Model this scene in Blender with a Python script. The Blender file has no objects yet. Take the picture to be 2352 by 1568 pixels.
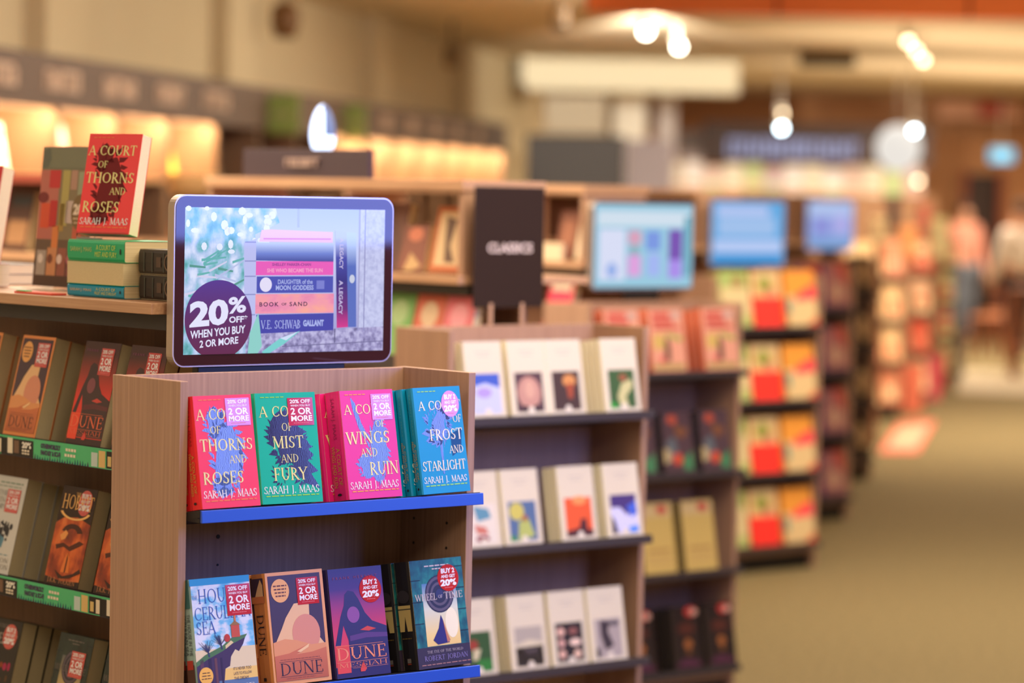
import bpy, bmesh, math, random
from mathutils import Vector, Matrix
random.seed(7)
SC = bpy.context.scene
COL = SC.collection
PI = math.pi
# ---------------------------------------------------------------- camera
FPX, PITCH, ROLL, AZ, CAMH = 6900.0, .049, -.0196, .7083, 1.72
Fw = Vector((math.sin(AZ)*math.cos(PITCH), math.cos(AZ)*math.cos(PITCH), -math.sin(PITCH)))
R0 = Vector((math.cos(AZ), -math.sin(AZ), 0)); U0 = R0.cross(Fw)
Rv = R0*math.cos(ROLL) - U0*math.sin(ROLL); Uv = R0*math.sin(ROLL) + U0*math.cos(ROLL)
CAM = Vector((0, 0, CAMH))
cd = bpy.data.cameras.new('camera'); cam = bpy.data.objects.new('camera', cd); COL.objects.link(cam)
cd.sensor_width = 36; cd.lens = FPX/2352*36; cd.clip_end = 200
cam.matrix_world = Matrix(((Rv.x, Uv.x, -Fw.x, 0), (Rv.y, Uv.y, -Fw.y, 0), (Rv.z, Uv.z, -Fw.z, CAMH), (0, 0, 0, 1)))
cd.dof.use_dof = True; cd.dof.focus_distance = 5.72; cd.dof.aperture_fstop = 2.2
SC.camera = cam
# ---------------------------------------------------------------- world, exposure
SC.view_settings.view_transform = 'Standard'; SC.view_settings.look = 'None'
SC.view_settings.exposure = 0.0; SC.view_settings.gamma = 1.0
w = bpy.data.worlds.new('shop_ambient'); SC.world = w; w.use_nodes = True
w.node_tree.nodes['Background'].inputs[0].default_value = (1.0, .70, .44, 1)
w.node_tree.nodes['Background'].inputs[1].default_value = .30
# ---------------------------------------------------------------- lights
def area(name, loc, target, sx, sy, power, col):
    l = bpy.data.lights.new(name, 'AREA'); l.shape = 'RECTANGLE'; l.size = sx; l.size_y = sy
    l.energy = power; l.color = col
    o = bpy.data.objects.new(name, l); COL.objects.link(o); o.location = loc
    o.rotation_euler = (Vector(target)-Vector(loc)).to_track_quat('-Z', 'Y').to_euler(); return o
WARM = (1.0, .85, .66)
area('ceiling_light_front', (1.6, 1.6, 3.02), (1.6, 1.6, 0), 3.0, 1.2, 80, WARM)
area('ceiling_light_left', (.6, 5.6, 3.02), (.9, 5.6, 0), 2.4, 1.6, 54, WARM)
area('ceiling_light_aisle', (5.6, 4.4, 3.02), (5.6, 4.4, 0), 3.4, 1.4, 66, WARM)
area('ceiling_light_racks', (5.0, 4.75, 3.04), (5.0, 4.75, 0), 6.4, .45, 115, (1.0, .83, .60)).rotation_euler = (0, 0, .70)
area('ceiling_light_middle', (9.8, 7.8, 3.02), (9.8, 7.8, 0), 4.0, 2.0, 190, WARM)
area('ceiling_light_far', (18, 14.0, 3.02), (18, 14.0, 0), 6.0, 3.0, 420, WARM)
area('ceiling_light_end', (26, 21.5, 3.02), (26, 21.5, 0), 6.0, 4.0, 640, WARM)
area('ceiling_light_gondola', (4.6, 8.4, 3.02), (4.6, 8.4, 0), 3.0, 3.0, 230, WARM)
for lx, ly, e_ in ((9.2, 11.2, 50), (13.0, 14.3, 50)):
    area('wall_washer', (lx, ly, 3.04), (lx-.9, ly+1.15, 2.2), 4.2, .12, e_, (1, .88, .70))  # unseen strip light added to brighten the cream wall
for lx, ly in ((11.6, 10.0), (15.6, 13.3), (19.8, 16.8), (24.0, 20.4)):
    area('cove_uplight', (lx, ly, 2.35), (lx, ly, 4), 4.5, 2.5, 50, (1, .80, .56))  # unseen upward light added in mid-air to brighten the ceiling
area('blue_display_glow', (5.75, 2.28, 2.25), (3.58, 4.72, 1.78), 1.85, 1.40, 108, (.19, .30, 1.0))

# ---------------------------------------------------------------- helpers
def lin(c):
    return tuple((x/255/12.92 if x/255 <= .04045 else ((x/255+.055)/1.055)**2.4) for x in c)
_M = {}
def M(c, rough=.55, spec=.4, emit=0.0, metal=0.0, coat=0.0, base=None):
    k = (tuple(c), rough, spec, emit, metal, coat)
    if k in _M: return _M[k]
    m = bpy.data.materials.new('paint_%02x%02x%02x' % tuple(int(x) for x in c)); m.use_nodes = True
    b = m.node_tree.nodes['Principled BSDF']; l = lin(c)+(1,)
    b.inputs['Base Color'].default_value = l if not emit else (.01, .01, .012, 1)
    b.inputs['Roughness'].default_value = rough
    b.inputs['Specular IOR Level'].default_value = spec
    b.inputs['Metallic'].default_value = metal
    b.inputs['Coat Weight'].default_value = coat; b.inputs['Coat Roughness'].default_value = .08
    if emit:
        b.inputs['Emission Color'].default_value = l; b.inputs['Emission Strength'].default_value = emit
    _M[k] = m; return m
def nodes_mat(name, rough=.5, spec=.4):
    m = bpy.data.materials.new(name); m.use_nodes = True; nt = m.node_tree
    b = nt.nodes['Principled BSDF']; b.inputs['Roughness'].default_value = rough; b.inputs['Specular IOR Level'].default_value = spec
    return m, nt, b
def ramp_mat(name, stops, scale, noise=True, rough=.5, axis=None, detail=4, spec=.4, emit=0, bump=0, coord='Object'):
    """noise or gradient through a colour ramp"""
    m, nt, b = nodes_mat(name, rough, spec); N = nt.nodes; L = nt.links
    tc = N.new('ShaderNodeTexCoord'); mp = N.new('ShaderNodeMapping'); L.new(tc.outputs[coord], mp.inputs[0])
    mp.inputs['Scale'].default_value = scale
    cr = N.new('ShaderNodeValToRGB'); e = cr.color_ramp.elements
    while len(e) < len(stops): e.new(.5)
    for el, (p, c) in zip(e, stops): el.position = p; el.color = lin(c)+(1,)
    if noise:
        t = N.new('ShaderNodeTexNoise'); t.inputs['Scale'].default_value = 1; t.inputs['Detail'].default_value = detail
        L.new(mp.outputs[0], t.inputs['Vector']); src = t.outputs['Fac']
    else:
        s = N.new('ShaderNodeSeparateXYZ'); L.new(mp.outputs[0], s.inputs[0]); src = s.outputs[axis]
    L.new(src, cr.inputs[0])
    if emit:
        b.inputs['Base Color'].default_value = (.01, .01, .012, 1)
        L.new(cr.outputs[0], b.inputs['Emission Color']); b.inputs['Emission Strength'].default_value = emit
    else: L.new(cr.outputs[0], b.inputs['Base Color'])
    if bump:
        bp = N.new('ShaderNodeBump'); bp.inputs['Strength'].default_value = bump; bp.inputs['Distance'].default_value = .004
        L.new(src, bp.inputs['Height']); L.new(bp.outputs[0], b.inputs['Normal'])
    return m
WOOD = ramp_mat('pale_oak_laminate', [(.30, (166, 128, 104)), (.5, (176, 138, 112)), (.72, (186, 147, 120))], (150, 150, 3.5), rough=.5)
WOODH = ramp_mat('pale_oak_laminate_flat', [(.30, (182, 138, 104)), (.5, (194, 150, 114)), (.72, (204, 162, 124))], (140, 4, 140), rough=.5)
WOODD = ramp_mat('darker_oak_back', [(.3, (150, 112, 88)), (.6, (164, 124, 98))], (150, 150, 3.5), rough=.55)
CARPET = ramp_mat('olive_brown_carpet', [(.3, (108, 96, 68)), (.5, (122, 108, 76)), (.7, (132, 116, 84))], (38, 38, 38), rough=.95, spec=.1, detail=6, bump=.6)
CEIL = ramp_mat('cream_ceiling_paint', [(.3, (226, 208, 178)), (.7, (234, 216, 188))], (.8, .8, .8), rough=.9, spec=.1)
WALLM = ramp_mat('cream_wall_paint', [(.3, (204, 186, 152)), (.7, (212, 194, 160))], (.6, .6, .6), rough=.9, spec=.1)
PAGES = ramp_mat('book_page_edges', [(.3, (202, 184, 140)), (.7, (220, 204, 162))], (3, 900, 900), rough=.85, spec=.1)
PAGESX = PAGES
DARK = M((38, 32, 30), .5); BLACK = M((24, 22, 24), .4)

class MB:
    def __init__(s): s.v, s.f, s.m = [], [], []
    def poly(s, pts, mi=0):
        n = len(s.v); s.v += [tuple(p) for p in pts]; s.f.append(list(range(n, n+len(pts)))); s.m.append(mi); return s
    def raw(s, vs, fs, mi=0):
        n = len(s.v); s.v += [tuple(p) for p in vs]; s.f += [[i+n for i in f] for f in fs]; s.m += [mi]*len(fs); return s
    def box(s, x0, x1, y0, y1, z0, z1, mi=0):
        vs = [(x, y, z) for z in (z0, z1) for y in (y0, y1) for x in (x0, x1)]
        return s.raw(vs, [(0, 2, 3, 1), (4, 5, 7, 6), (0, 1, 5, 4), (2, 6, 7, 3), (0, 4, 6, 2), (1, 3, 7, 5)], mi)
    def prism(s, prof, x0, x1, mi=0):
        """profile of (y, z) extruded along x, counter-clockwise seen from +x"""
        n = len(prof); vs = [(x0, y, z) for y, z in prof]+[(x1, y, z) for y, z in prof]
        fs = [[i, (i+1) % n, n+(i+1) % n, n+i] for i in range(n)]+[list(range(n))[::-1], list(range(n, 2*n))]
        return s.raw(vs, fs, mi)
    def lathe(s, prof, n=20, c=(0, 0, 0), mi=0):
        k = len(prof); vs = [(c[0]+r*math.cos(2*PI*j/n), c[1]+r*math.sin(2*PI*j/n), c[2]+z) for j in range(n) for r, z in prof]
        fs = [[j*k+i, ((j+1) % n)*k+i, ((j+1) % n)*k+i+1, j*k+i+1] for j in range(n) for i in range(k-1)]
        return s.raw(vs, fs, mi)
    def tube(s, a, b, r, n=10, mi=0, r2=None):
        a, b = Vector(a), Vector(b); d = (b-a).normalized(); u = d.orthogonal().normalized(); w_ = d.cross(u); r2 = r if r2 is None else r2
        vs = [a+(u*math.cos(2*PI*j/n)+w_*math.sin(2*PI*j/n))*r for j in range(n)]+[b+(u*math.cos(2*PI*j/n)+w_*math.sin(2*PI*j/n))*r2 for j in range(n)]
        fs = [[j, (j+1) % n, n+(j+1) % n, n+j] for j in range(n)]+[list(range(n))[::-1], list(range(n, 2*n))]
        return s.raw(vs, fs, mi)
    def build(s, name, mats, parent=None, smooth=False, bevel=0, mat=None):
        me = bpy.data.meshes.new(name); me.from_pydata(s.v, [], s.f)
        if not isinstance(mats, (list, tuple)): mats = [mats]
        for x in mats: me.materials.append(x)
        me.polygons.foreach_set('material_index', s.m)
        if smooth: me.polygons.foreach_set('use_smooth', [True]*len(s.f))
        me.update()
        o = bpy.data.objects.new(name, me); COL.objects.link(o)
        if parent: o.parent = parent
        if mat is not None: o.matrix_local = mat
        if bevel:
            b = o.modifiers.new('bevel', 'BEVEL'); b.width = bevel; b.segments = 2; b.limit_method = 'ANGLE'
        return o
def tag(o, label, cat, group=None, kind=None):
    o['label'] = label; o['category'] = cat
    if group: o['group'] = group
    if kind: o['kind'] = kind
    return o
def struct(o): o['kind'] = 'structure'; return o
def empty(name, loc=(0, 0, 0), rot=(0, 0, 0)):
    o = bpy.data.objects.new(name, None); COL.objects.link(o); o.location = loc; o.rotation_euler = rot; o.empty_display_size = .05; return o
def copy_tree(o, parent=None):
    c = o.copy(); COL.objects.link(c)
    if parent: c.parent = parent
    for ch in list(o.children): copy_tree(ch, c)
    return c
# the place is surveyed from sight lines: a sight line of the photograph met with a known plane or distance
def sight(px, py): return Fw + Rv*((px-1176)/FPX) - Uv*((py-784)/FPX)
def onp(px, py, ax, val):
    d = sight(px, py); return CAM + d*((val-CAM[ax])/d[ax])
def at(px, py, Z): return CAM + sight(px, py)*Z

# ---------------------------------------------------------------- lettering
K_, N_ = .135, .062
G = {
 'A': (.74, 'l.02,0,.36,1,n;l.36,1,.71,0,k;l.14,.34,.57,.34,n;s.04,0;s.70,0'),
 'B': (.66, 'l.13,0,.13,1,k;a.22,.76,.30,.24,-90,90;a.22,.26,.36,.26,-90,90;l.04,1,.22,1,n;l.13,.52,.22,.52,n;l.04,0,.22,0,n'),
 'C': (.76, 'a.43,.5,.40,.5,48,312;l.70,.70,.70,.96,n;l.72,.10,.70,.24,n'),
 'D': (.84, 'l.14,0,.14,1,k;a.28,.5,.50,.5,-90,90;l.04,1,.28,1,n;l.04,0,.28,0,n'),
 'E': (.62, 'l.14,0,.14,1,k;l.04,1,.56,1,n;l.14,.52,.44,.52,n;l.04,0,.58,0,n;l.55,.80,.55,1,n;l.58,0,.58,.22,n;l.44,.42,.44,.62,n'),
 'F': (.58, 'l.14,0,.14,1,k;l.04,1,.54,1,n;l.14,.50,.42,.50,n;l.53,.80,.53,1,n;l.42,.40,.42,.60,n;s.14,0'),
 'G': (.82, 'a.43,.5,.40,.5,48,312;l.70,.70,.70,.96,n;l.72,.05,.72,.42,k;s.72,.42'),
 'H': (.84, 'l.14,0,.14,1,k;l.70,0,.70,1,k;l.14,.52,.70,.52,n;s.14,0;s.14,1;s.70,0;s.70,1'),
 'I': (.30, 'l.15,0,.15,1,k;s.15,0;s.15,1'),
 'J': (.40, 'l.24,.0,.24,1,k;a.10,.02,.15,.22,-100,0;s.24,1'),
 'K': (.76, 'l.14,0,.14,1,k;l.14,.42,.62,1,n;l.28,.58,.72,0,k;s.14,0;s.14,1;s.62,1;s.70,0'),
 'L': (.60, 'l.14,0,.14,1,k;l.04,0,.56,0,n;l.56,0,.56,.24,n;s.14,1'),
 'M': (1.0, 'l.12,0,.14,1,n;l.14,1,.50,.05,k;l.50,.05,.84,1,n;l.86,0,.84,1,k;s.12,0;s.12,1;s.86,0;s.86,1'),
 'N': (.86, 'l.13,0,.13,1,n;l.13,1,.72,0,k;l.72,0,.72,1,n;s.13,0;s.10,1;s.72,1'),
 'O': (.92, 'a.46,.5,.42,.5,0,360'),
 'P': (.62, 'l.14,0,.14,1,k;a.22,.74,.34,.26,-90,90;l.04,1,.22,1,n;l.14,.48,.22,.48,n;s.14,0'),
 'R': (.72, 'l.14,0,.14,1,k;a.22,.74,.33,.26,-90,90;l.04,1,.22,1,n;l.14,.48,.26,.48,n;l.30,.48,.68,0,k;s.14,0;s.70,0'),
 'S': (.58, 'a.29,.745,.22,.255,35,270;a.28,.25,.25,.25,-150,90;l.50,.74,.50,.96,n;l.05,.05,.05,.26,n'),
 'T': (.72, 'l.36,0,.36,1,k;l.02,1,.70,1,n;l.03,.80,.03,1,n;l.69,.80,.69,1,n;s.36,0'),
 'U': (.82, 'l.14,.3,.14,1,k;l.69,.3,.69,1,n;a.415,.32,.275,.32,180,360;s.14,1;s.69,1'),
 'V': (.74, 'l.04,1,.38,0,k;l.38,0,.70,1,n;s.05,1;s.69,1'),
 'W': (1.08, 'l.04,1,.32,0,k;l.32,0,.54,1,n;l.54,1,.80,0,k;l.80,0,1.04,1,n;s.05,1;s.54,1;s1.03,1'),
 'X': (.72, 'l.04,1,.66,0,k;l.06,0,.64,1,n'), 'Y': (.72, 'l.04,1,.36,.45,k;l.68,1,.36,.45,n;l.36,0,.36,.45,k;s.05,1;s.67,1;s.36,0'),
 'Z': (.64, 'l.06,1,.58,1,n;l.58,1,.06,0,k;l.06,0,.60,0,n'), '.': (.24, 'l.12,0,.12,.13,k'), ' ': (.40, ''), '-': (.4, 'l.05,.45,.35,.45,n'),
 "'": (.2, 'l.1,.75,.1,1,n')}
def serif_polys(text, weight=1.0, track=.06):
    """roman capitals drawn as strokes; returns polygons with cap height 1 and the total width"""
    out, x = [], 0.0
    for ch in text:
        wd, ops = G[ch]
        for op in filter(None, ops.split(';')):
            t, a = op[0], op[1:].split(',')
            if t == 'l':
                x0, y0, x1, y1 = map(float, a[:4]); th = (K_ if a[4] == 'k' else N_)*weight/2
                d = Vector((x1-x0, y1-y0)); n = Vector((-d.y, d.x)).normalized()*th
                if abs(d.y) > abs(d.x): n = Vector((math.copysign(th*d.length/abs(d.y), n.x), 0))
                out.append([(x+x0+n.x, y0+n.y), (x+x0-n.x, y0-n.y), (x+x1-n.x, y1-n.y), (x+x1+n.x, y1+n.y)])
            elif t == 's':
                cx, cy = float(a[0]), float(a[1]); h = N_*weight*.8; l = .105+.02*weight
                y0 = cy-h/2 if cy < .9 else cy-h/2
                out.append([(x+cx-l, y0), (x+cx+l, y0), (x+cx+l, y0+h), (x+cx-l, y0+h)])
            elif t == 'a':
                cx, cy, rx, ry, a0, a1 = map(float, a); n = max(6, int(abs(a1-a0)/14))
                pr = None
                for i in range(n+1):
                    an = math.radians(a0+(a1-a0)*i/n); c, s = math.cos(an), math.sin(an)
                    th = (N_+(K_*1.08-N_)*abs(c)**1.3)*weight
                    if ry < .35 and t == 'a': th = (N_+(K_*1.0-N_)*abs(c))*weight
                    o = (x+cx+rx*c, cy+ry*s); i_ = (x+cx+(rx-th)*c, cy+(ry-N_*weight*1.1)*s)
                    if pr: out.append([pr[0], o, i_, pr[1]])
                    pr = (o, i_)
        x += wd+track
    return out, max(x-track, .01)
_SANS = {}
def sans_polys(text, bold=.0, spacing=1.0):
    """the built-in sans face, as polygons in its own units, with bounds"""
    k = (text, bold, spacing)
    if k not in _SANS:
        c = bpy.data.curves.new('lettering', 'FONT'); c.body = text; c.resolution_u = 3; c.offset = bold; c.space_character = spacing
        c.fill_mode = 'FRONT'
        o = bpy.data.objects.new('lettering', c); COL.objects.link(o)
        dg = bpy.context.evaluated_depsgraph_get(); dg.update()
        me = bpy.data.meshes.new_from_object(o.evaluated_get(dg))
        vs = [(v.co.x, v.co.y) for v in me.vertices]; fs = [list(p.vertices) for p in me.polygons]
        bpy.data.objects.remove(o); bpy.data.curves.remove(c); bpy.data.meshes.remove(me)
        xs = [p[0] for p in vs]; ys = [p[1] for p in vs]
        _SANS[k] = (vs, fs, min(xs), max(xs), min(ys), max(ys))
    return _SANS[k]

class Sheet:
    """flat print on a plane: u to the right, v down, both 0..1; layers stand a hair off the surface"""
    def __init__(s, w, h, y0=0.0): s.w, s.h, s.y0 = w, h, y0; s.parts = {}
    def P(s, u, v, lay): return ((u-.5)*s.w, -s.y0-.00022*lay, s.h*(1-v))
    def _mb(s, part):
        if part not in s.parts: s.parts[part] = (MB(), [])
        return s.parts[part]
    def _mi(s, part, mat):
        mb, ms = s._mb(part)
        if mat not in ms: ms.append(mat)
        return mb, ms.index(mat)
    def poly(s, pts, mat, lay=1, part='cover_art'):
        mb, mi = s._mi(part, mat)
        a = sum(pts[i][0]*pts[(i+1) % len(pts)][1]-pts[(i+1) % len(pts)][0]*pts[i][1] for i in range(len(pts)))
        if a > 0: pts = pts[::-1]
        mb.poly([s.P(u, v, lay) for u, v in pts], mi)
    def rect(s, u0, v0, u1, v1, mat, lay=1, part='cover_art'): s.poly([(u0, v0), (u1, v0), (u1, v1), (u0, v1)], mat, lay, part)
    def ell(s, u, v, ru, rv, mat, lay=1, part='cover_art', n=28, a0=0, a1=360):
        s.poly([(u+ru*math.cos(math.radians(a0+(a1-a0)*i/n)), v+rv*math.sin(math.radians(a0+(a1-a0)*i/n))) for i in range(n)], mat, lay, part)
    def ring(s, u, v, ru, rv, t, mat, lay=1, part='cover_art', n=24, a0=0, a1=360):
        for i in range(n):
            a, b = math.radians(a0+(a1-a0)*i/n), math.radians(a0+(a1-a0)*(i+1)/n)
            s.poly([(u+ru*math.cos(a), v+rv*math.sin(a)), (u+ru*math.cos(b), v+rv*math.sin(b)), (u+ru*(1-t)*math.cos(b), v+rv*(1-t)*math.sin(b)), (u+ru*(1-t)*math.cos(a), v+rv*(1-t)*math.sin(a))], mat, lay, part)
    def serif(s, text, u0, v0, u1, v1, mat, lay=3, weight=1.0, part='title', vertical=False, slant=0):
        ps, W = serif_polys(text, weight)
        mb, mi = s._mi(part, mat)
        for p in ps:
            q = []
            for x, y in p:
                x += slant*y
                q.append((u0+(u1-u0)*x/W, v1-(v1-v0)*y) if not vertical else (u0+(u1-u0)*y, v0+(v1-v0)*x/W))
            a = sum(q[i][0]*q[(i+1) % len(q)][1]-q[(i+1) % len(q)][0]*q[i][1] for i in range(len(q)))
            if a > 0: q = q[::-1]
            mb.poly([s.P(u, v, lay) for u, v in q], mi)
    def sans(s, text, u0, v0, u1, v1, mat, lay=3, bold=.0, part='title', rise=0.0, vertical=False, spacing=1.0):
        vs, fs, x0, x1, y0, y1 = sans_polys(text, bold, spacing)
        mb, mi = s._mi(part, mat)
        q = []
        for x, y in vs:
            tx, ty = (x-x0)/(x1-x0), (y-y0)/(y1-y0)
            if vertical: u, v = u0+(u1-u0)*ty, v0+(v1-v0)*tx
            else: u, v = u0+(u1-u0)*tx, v1-(v1-v0)*ty-rise*tx
            q.append(s.P(u, v, lay))
        mb.raw(q, fs, mi)
    def dashes(s, u0, v0, u1, v1, mat, n=9, lay=3, part='small_print', seed=0):
        r = random.Random(seed+n); x = u0; st = (u1-u0)/n
        while x < u1-.005:
            l = st*r.uniform(.5, 1.1); s.rect(x, v0, min(x+l, u1), v1, mat, lay, part); x += l+st*.18
    def build(s, parent, sub=None, mat=None):
        made = {}
        for nm, (mb, ms) in s.parts.items():
            p = parent
            if sub and nm in sub: p = made[sub[nm]]
            made[nm] = mb.build(nm, ms, p, mat=(mat if p is parent else None))
        return made

# ---------------------------------------------------------------- books
_BM = {}
def book_meshes(w, h, t, cov, spine, pages):
    k = (round(w, 4), round(h, 4), round(t, 4), cov.name, spine.name, pages.name)
    if k in _BM: return _BM[k]
    c = .0006; b = min(.004, t*.12)
    out = [(w/2, 0), (-w/2+.002, 0), (-w/2-b*.3, t*.14), (-w/2-b*.5, t*.5), (-w/2-b*.3, t*.86), (-w/2+.002, t), (w/2, t)]
    inn = [(w/2, c), (-w/2+.0026, c), (-w/2-b*.3+c, t*.14), (-w/2-b*.5+c, t*.5), (-w/2-b*.3+c, t*.86), (-w/2+.0026, t-c), (w/2, t-c)]
    mb = MB(); n = len(out)
    vs = [(x, y, z) for z in (0, h) for x, y in out]+[(x, y, z) for z in (0, h) for x, y in inn]
    fs, ms = [], []
    for i in range(n-1):
        mi = 1 if 1 <= i <= 4 else 0
        fs.append([i+1, i, n+i, n+i+1]); ms.append(mi)
        fs.append([2*n+i, 2*n+i+1, 3*n+i+1, 3*n+i]); ms.append(mi)
        fs.append([i, i+1, 2*n+i+1, 2*n+i]); ms.append(mi)
        fs.append([n+i+1, n+i, 3*n+i, 3*n+i+1]); ms.append(mi)
    for i in (0, n-1):
        q = [i, n+i, 3*n+i, 2*n+i]; fs.append(q if i else q[::-1]); ms.append(0)
    mb.v, mb.f, mb.m = vs, fs, ms
    a = mb.build('cover', [cov, spine]); me = a.data; bpy.data.objects.remove(a)
    p = MB().box(-w/2+.0015, w/2-.0008, c, t-c, .0008, h-.0008).build('page_block', pages); mp = p.data; bpy.data.objects.remove(p)
    _BM[k] = (me, mp); return _BM[k]
def make_book(name, w, h, t, cov, spine=None, pages=None, front=None, spine_art=None, sub=None):
    """an Empty at the foot of the front cover; the front looks to local -y, the spine is at -x"""
    r = empty(name)
    me, mp = book_meshes(w, h, t, cov, spine or cov, pages or PAGES)
    for nm, d in (('cover', me), ('page_block', mp)):
        o = bpy.data.objects.new(nm, d); COL.objects.link(o); o.parent = r
    if front:
        s = Sheet(w, h); front(s); s.build(r, sub or {'sticker_text': 'sticker'})
    if spine_art:
        b = min(.004, t*.12)
        s = Sheet(t, h, .0006); spine_art(s)
        s.build(r, mat=Matrix.Translation((-w/2-b*.5, t/2, 0)) @ Matrix.Rotation(-PI/2, 4, 'Z'))
    return r
def put(o, loc, yaw=0, tilt=0, roll=0):
    o.location = loc; o.rotation_euler = (-tilt, roll, yaw); return o
def pile(proto, loc, yaw, tilt, n, step, label, cat, group, dx=0.0):
    """copies standing behind a front book, each one a thing"""
    d = Matrix.Rotation(yaw, 3, 'Z') @ Matrix.Rotation(-tilt, 3, 'X') @ Vector((0, 1, 0))
    x = Matrix.Rotation(yaw, 3, 'Z') @ Vector((1, 0, 0))
    for i in range(1, n+1):
        c = copy_tree(proto); put(c, Vector(loc)+d*(step*i)+x*(dx*i), yaw, tilt); tag(c, label, cat, group)
GOLD = M((232, 222, 140), .4); CREAM = M((238, 230, 205), .5); WHITE = M((236, 234, 232), .5)
STK = M((196, 22, 30), .12, .5, coat=.9); STKW = M((244, 240, 240), .3)
FOIL, nt_, b_ = nodes_mat('foil_line_art', .17, .6)
t_ = nt_.nodes.new('ShaderNodeTexWave'); tc_ = nt_.nodes.new('ShaderNodeTexCoord'); cr_ = nt_.nodes.new('ShaderNodeMapRange')
t_.inputs['Scale'].default_value = 95; t_.inputs['Distortion'].default_value = 9; t_.inputs['Detail'].default_value = 2; t_.inputs['Detail Scale'].default_value = .6
nt_.links.new(tc_.outputs['Object'], t_.inputs[0]); nt_.links.new(t_.outputs['Fac'], cr_.inputs[0]); cr_.inputs[1].default_value = .25; cr_.inputs[2].default_value = .5; cr_.inputs[3].default_value = .12; cr_.inputs[4].default_value = 1.0
b_.inputs['Base Color'].default_value = lin((40, 16, 34))+(1,); nt_.links.new(cr_.outputs[0], b_.inputs['Specular IOR Level']); b_.inputs['Coat Weight'].default_value = .7; b_.inputs['Coat Roughness'].default_value = .14
def sticker_sq(s, u0, v0, u1, v1):
    du, dv = u1-u0, v1-v0
    s.rect(u0, v0, u1, v1, STK, 4, 'sticker')
    def T(t, a, b, c, d, bo): s.sans(t, u0+du*a, v0+dv*b, u0+du*c, v0+dv*d, STKW, 5, bo, 'sticker_text')
    T('20% OFF', .09, .06, .90, .20, .025); T('WHEN YOU BUY', .11, .245, .90, .315, .015)
    T('2 OR', .10, .36, .93, .61, .03); T('MORE', .10, .645, .94, .85, .03)
    s.dashes(u0+du*.2, v0+dv*.90, u0+du*.8, v0+dv*.925, M((225, 120, 120)), 7, 5, 'sticker_text')
def sticker_rd(s, u, v, ru, rv):
    s.ell(u, v, ru, rv, STK, 4, 'sticker', 36)
    def T(t, a, b, c, d, bo): s.sans(t, u+ru*a, v+rv*b, u+ru*c, v+rv*d, STKW, 5, bo, 'sticker_text')
    T('BUY 2', -.62, -.72, .66, -.34, .04); T('AND GET', -.66, -.24, .68, .0, .03); T('20%', -.76, .10, .74, .60, .05)
    s.dashes(u-ru*.4, v+rv*.70, u+ru*.4, v+rv*.75, M((225, 120, 120)), 6, 5, 'sticker_text')
def plume(s, cx, cy, su, sv, mat, seed, n=26, lay=1, body=True):
    """a plain feathered swirl: an oval body ringed with leaf strokes"""
    r = random.Random(seed)
    if body:
        s.poly([(cx+su*(.62+.16*math.sin(3*a+seed))*math.cos(a), cy+sv*(.72+.14*math.sin(2*a+seed*2))*math.sin(a)) for a in [2*PI*i/40 for i in range(40)]], mat, lay)
    for i in range(n):
        a = 2*PI*i/n+r.uniform(-.1, .1); l = r.uniform(.25, .55)
        bx, by = cx+su*.6*math.cos(a), cy+sv*.7*math.sin(a); a2 = a+.7
        tx, ty = bx+su*l*math.cos(a2), by+sv*l*.6*math.sin(a2)
        nx, ny = -(ty-by)*.16, (tx-bx)*.16
        s.poly([(bx-nx, by-ny), (bx+nx, by+ny), ((bx+tx)/2+nx*1.3, (by+ty)/2+ny*1.3), (tx, ty)], mat, lay)
def author(s, col=WHITE, u0=.05, u1=.95, v0=.842, v1=.908): s.serif('SARAH J. MAAS', u0, v0, u1, v1, col, 3, 1.0, 'author_name')
def small(s, mat, v=.93): s.dashes(.08, v, .94, v+.010, mat, 8); s.dashes(.1, .035, .5, .043, mat, 4)
def d_red(s, st=True, ink=None):
    ink = ink or FOIL
    plume(s, .50, .52, .36, .46, ink, 1); plume(s, .34, .24, .22, .17, ink, 2, 18); plume(s, .42, .80, .25, .12, ink, 5, 14)
    g = GOLD
    s.serif('A COURT', .05, .12, .93, .215, g); s.serif('OF', .25, .275, .43, .34, g, 3, .9)
    s.serif('THORNS', .06, .39, .95, .492, g); s.serif('AND', .54, .54, .83, .608, g, 3, .9)
    s.serif('ROSES', .07, .68, .75, .785, g); author(s); small(s, M((236, 120, 60)), .93)
    if st: sticker_sq(s, .545, .03, .955, .275)
def d_red_plain(s): d_red(s, False, M((112, 26, 28), .6, .2))
def d_green(s):
    plume(s, .46, .40, .34, .30, FOIL, 3, 30); plume(s, .70, .60, .22, .30, FOIL, 4, 26); plume(s, .33, .72, .16, .14, FOIL, 6, 14, body=False)
    s.poly([(.55, .45), (.9, .58), (.8, .62), (.96, .72), (.84, .74), (.98, .88), (.72, .82), (.5, .6)], FOIL)
    g = GOLD
    s.serif('A COURT', .07, .12, .94, .215, g); s.serif('OF', .41, .275, .58, .345, g, 3, .9)
    s.serif('MIST', .25, .395, .75, .50, g); s.serif('AND', .37, .56, .65, .63, g, 3, .9)
    s.serif('FURY', .23, .68, .77, .79, g); author(s); small(s, M((150, 210, 60)), .925)
    sticker_sq(s, .535, .05, .95, .30)
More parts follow.
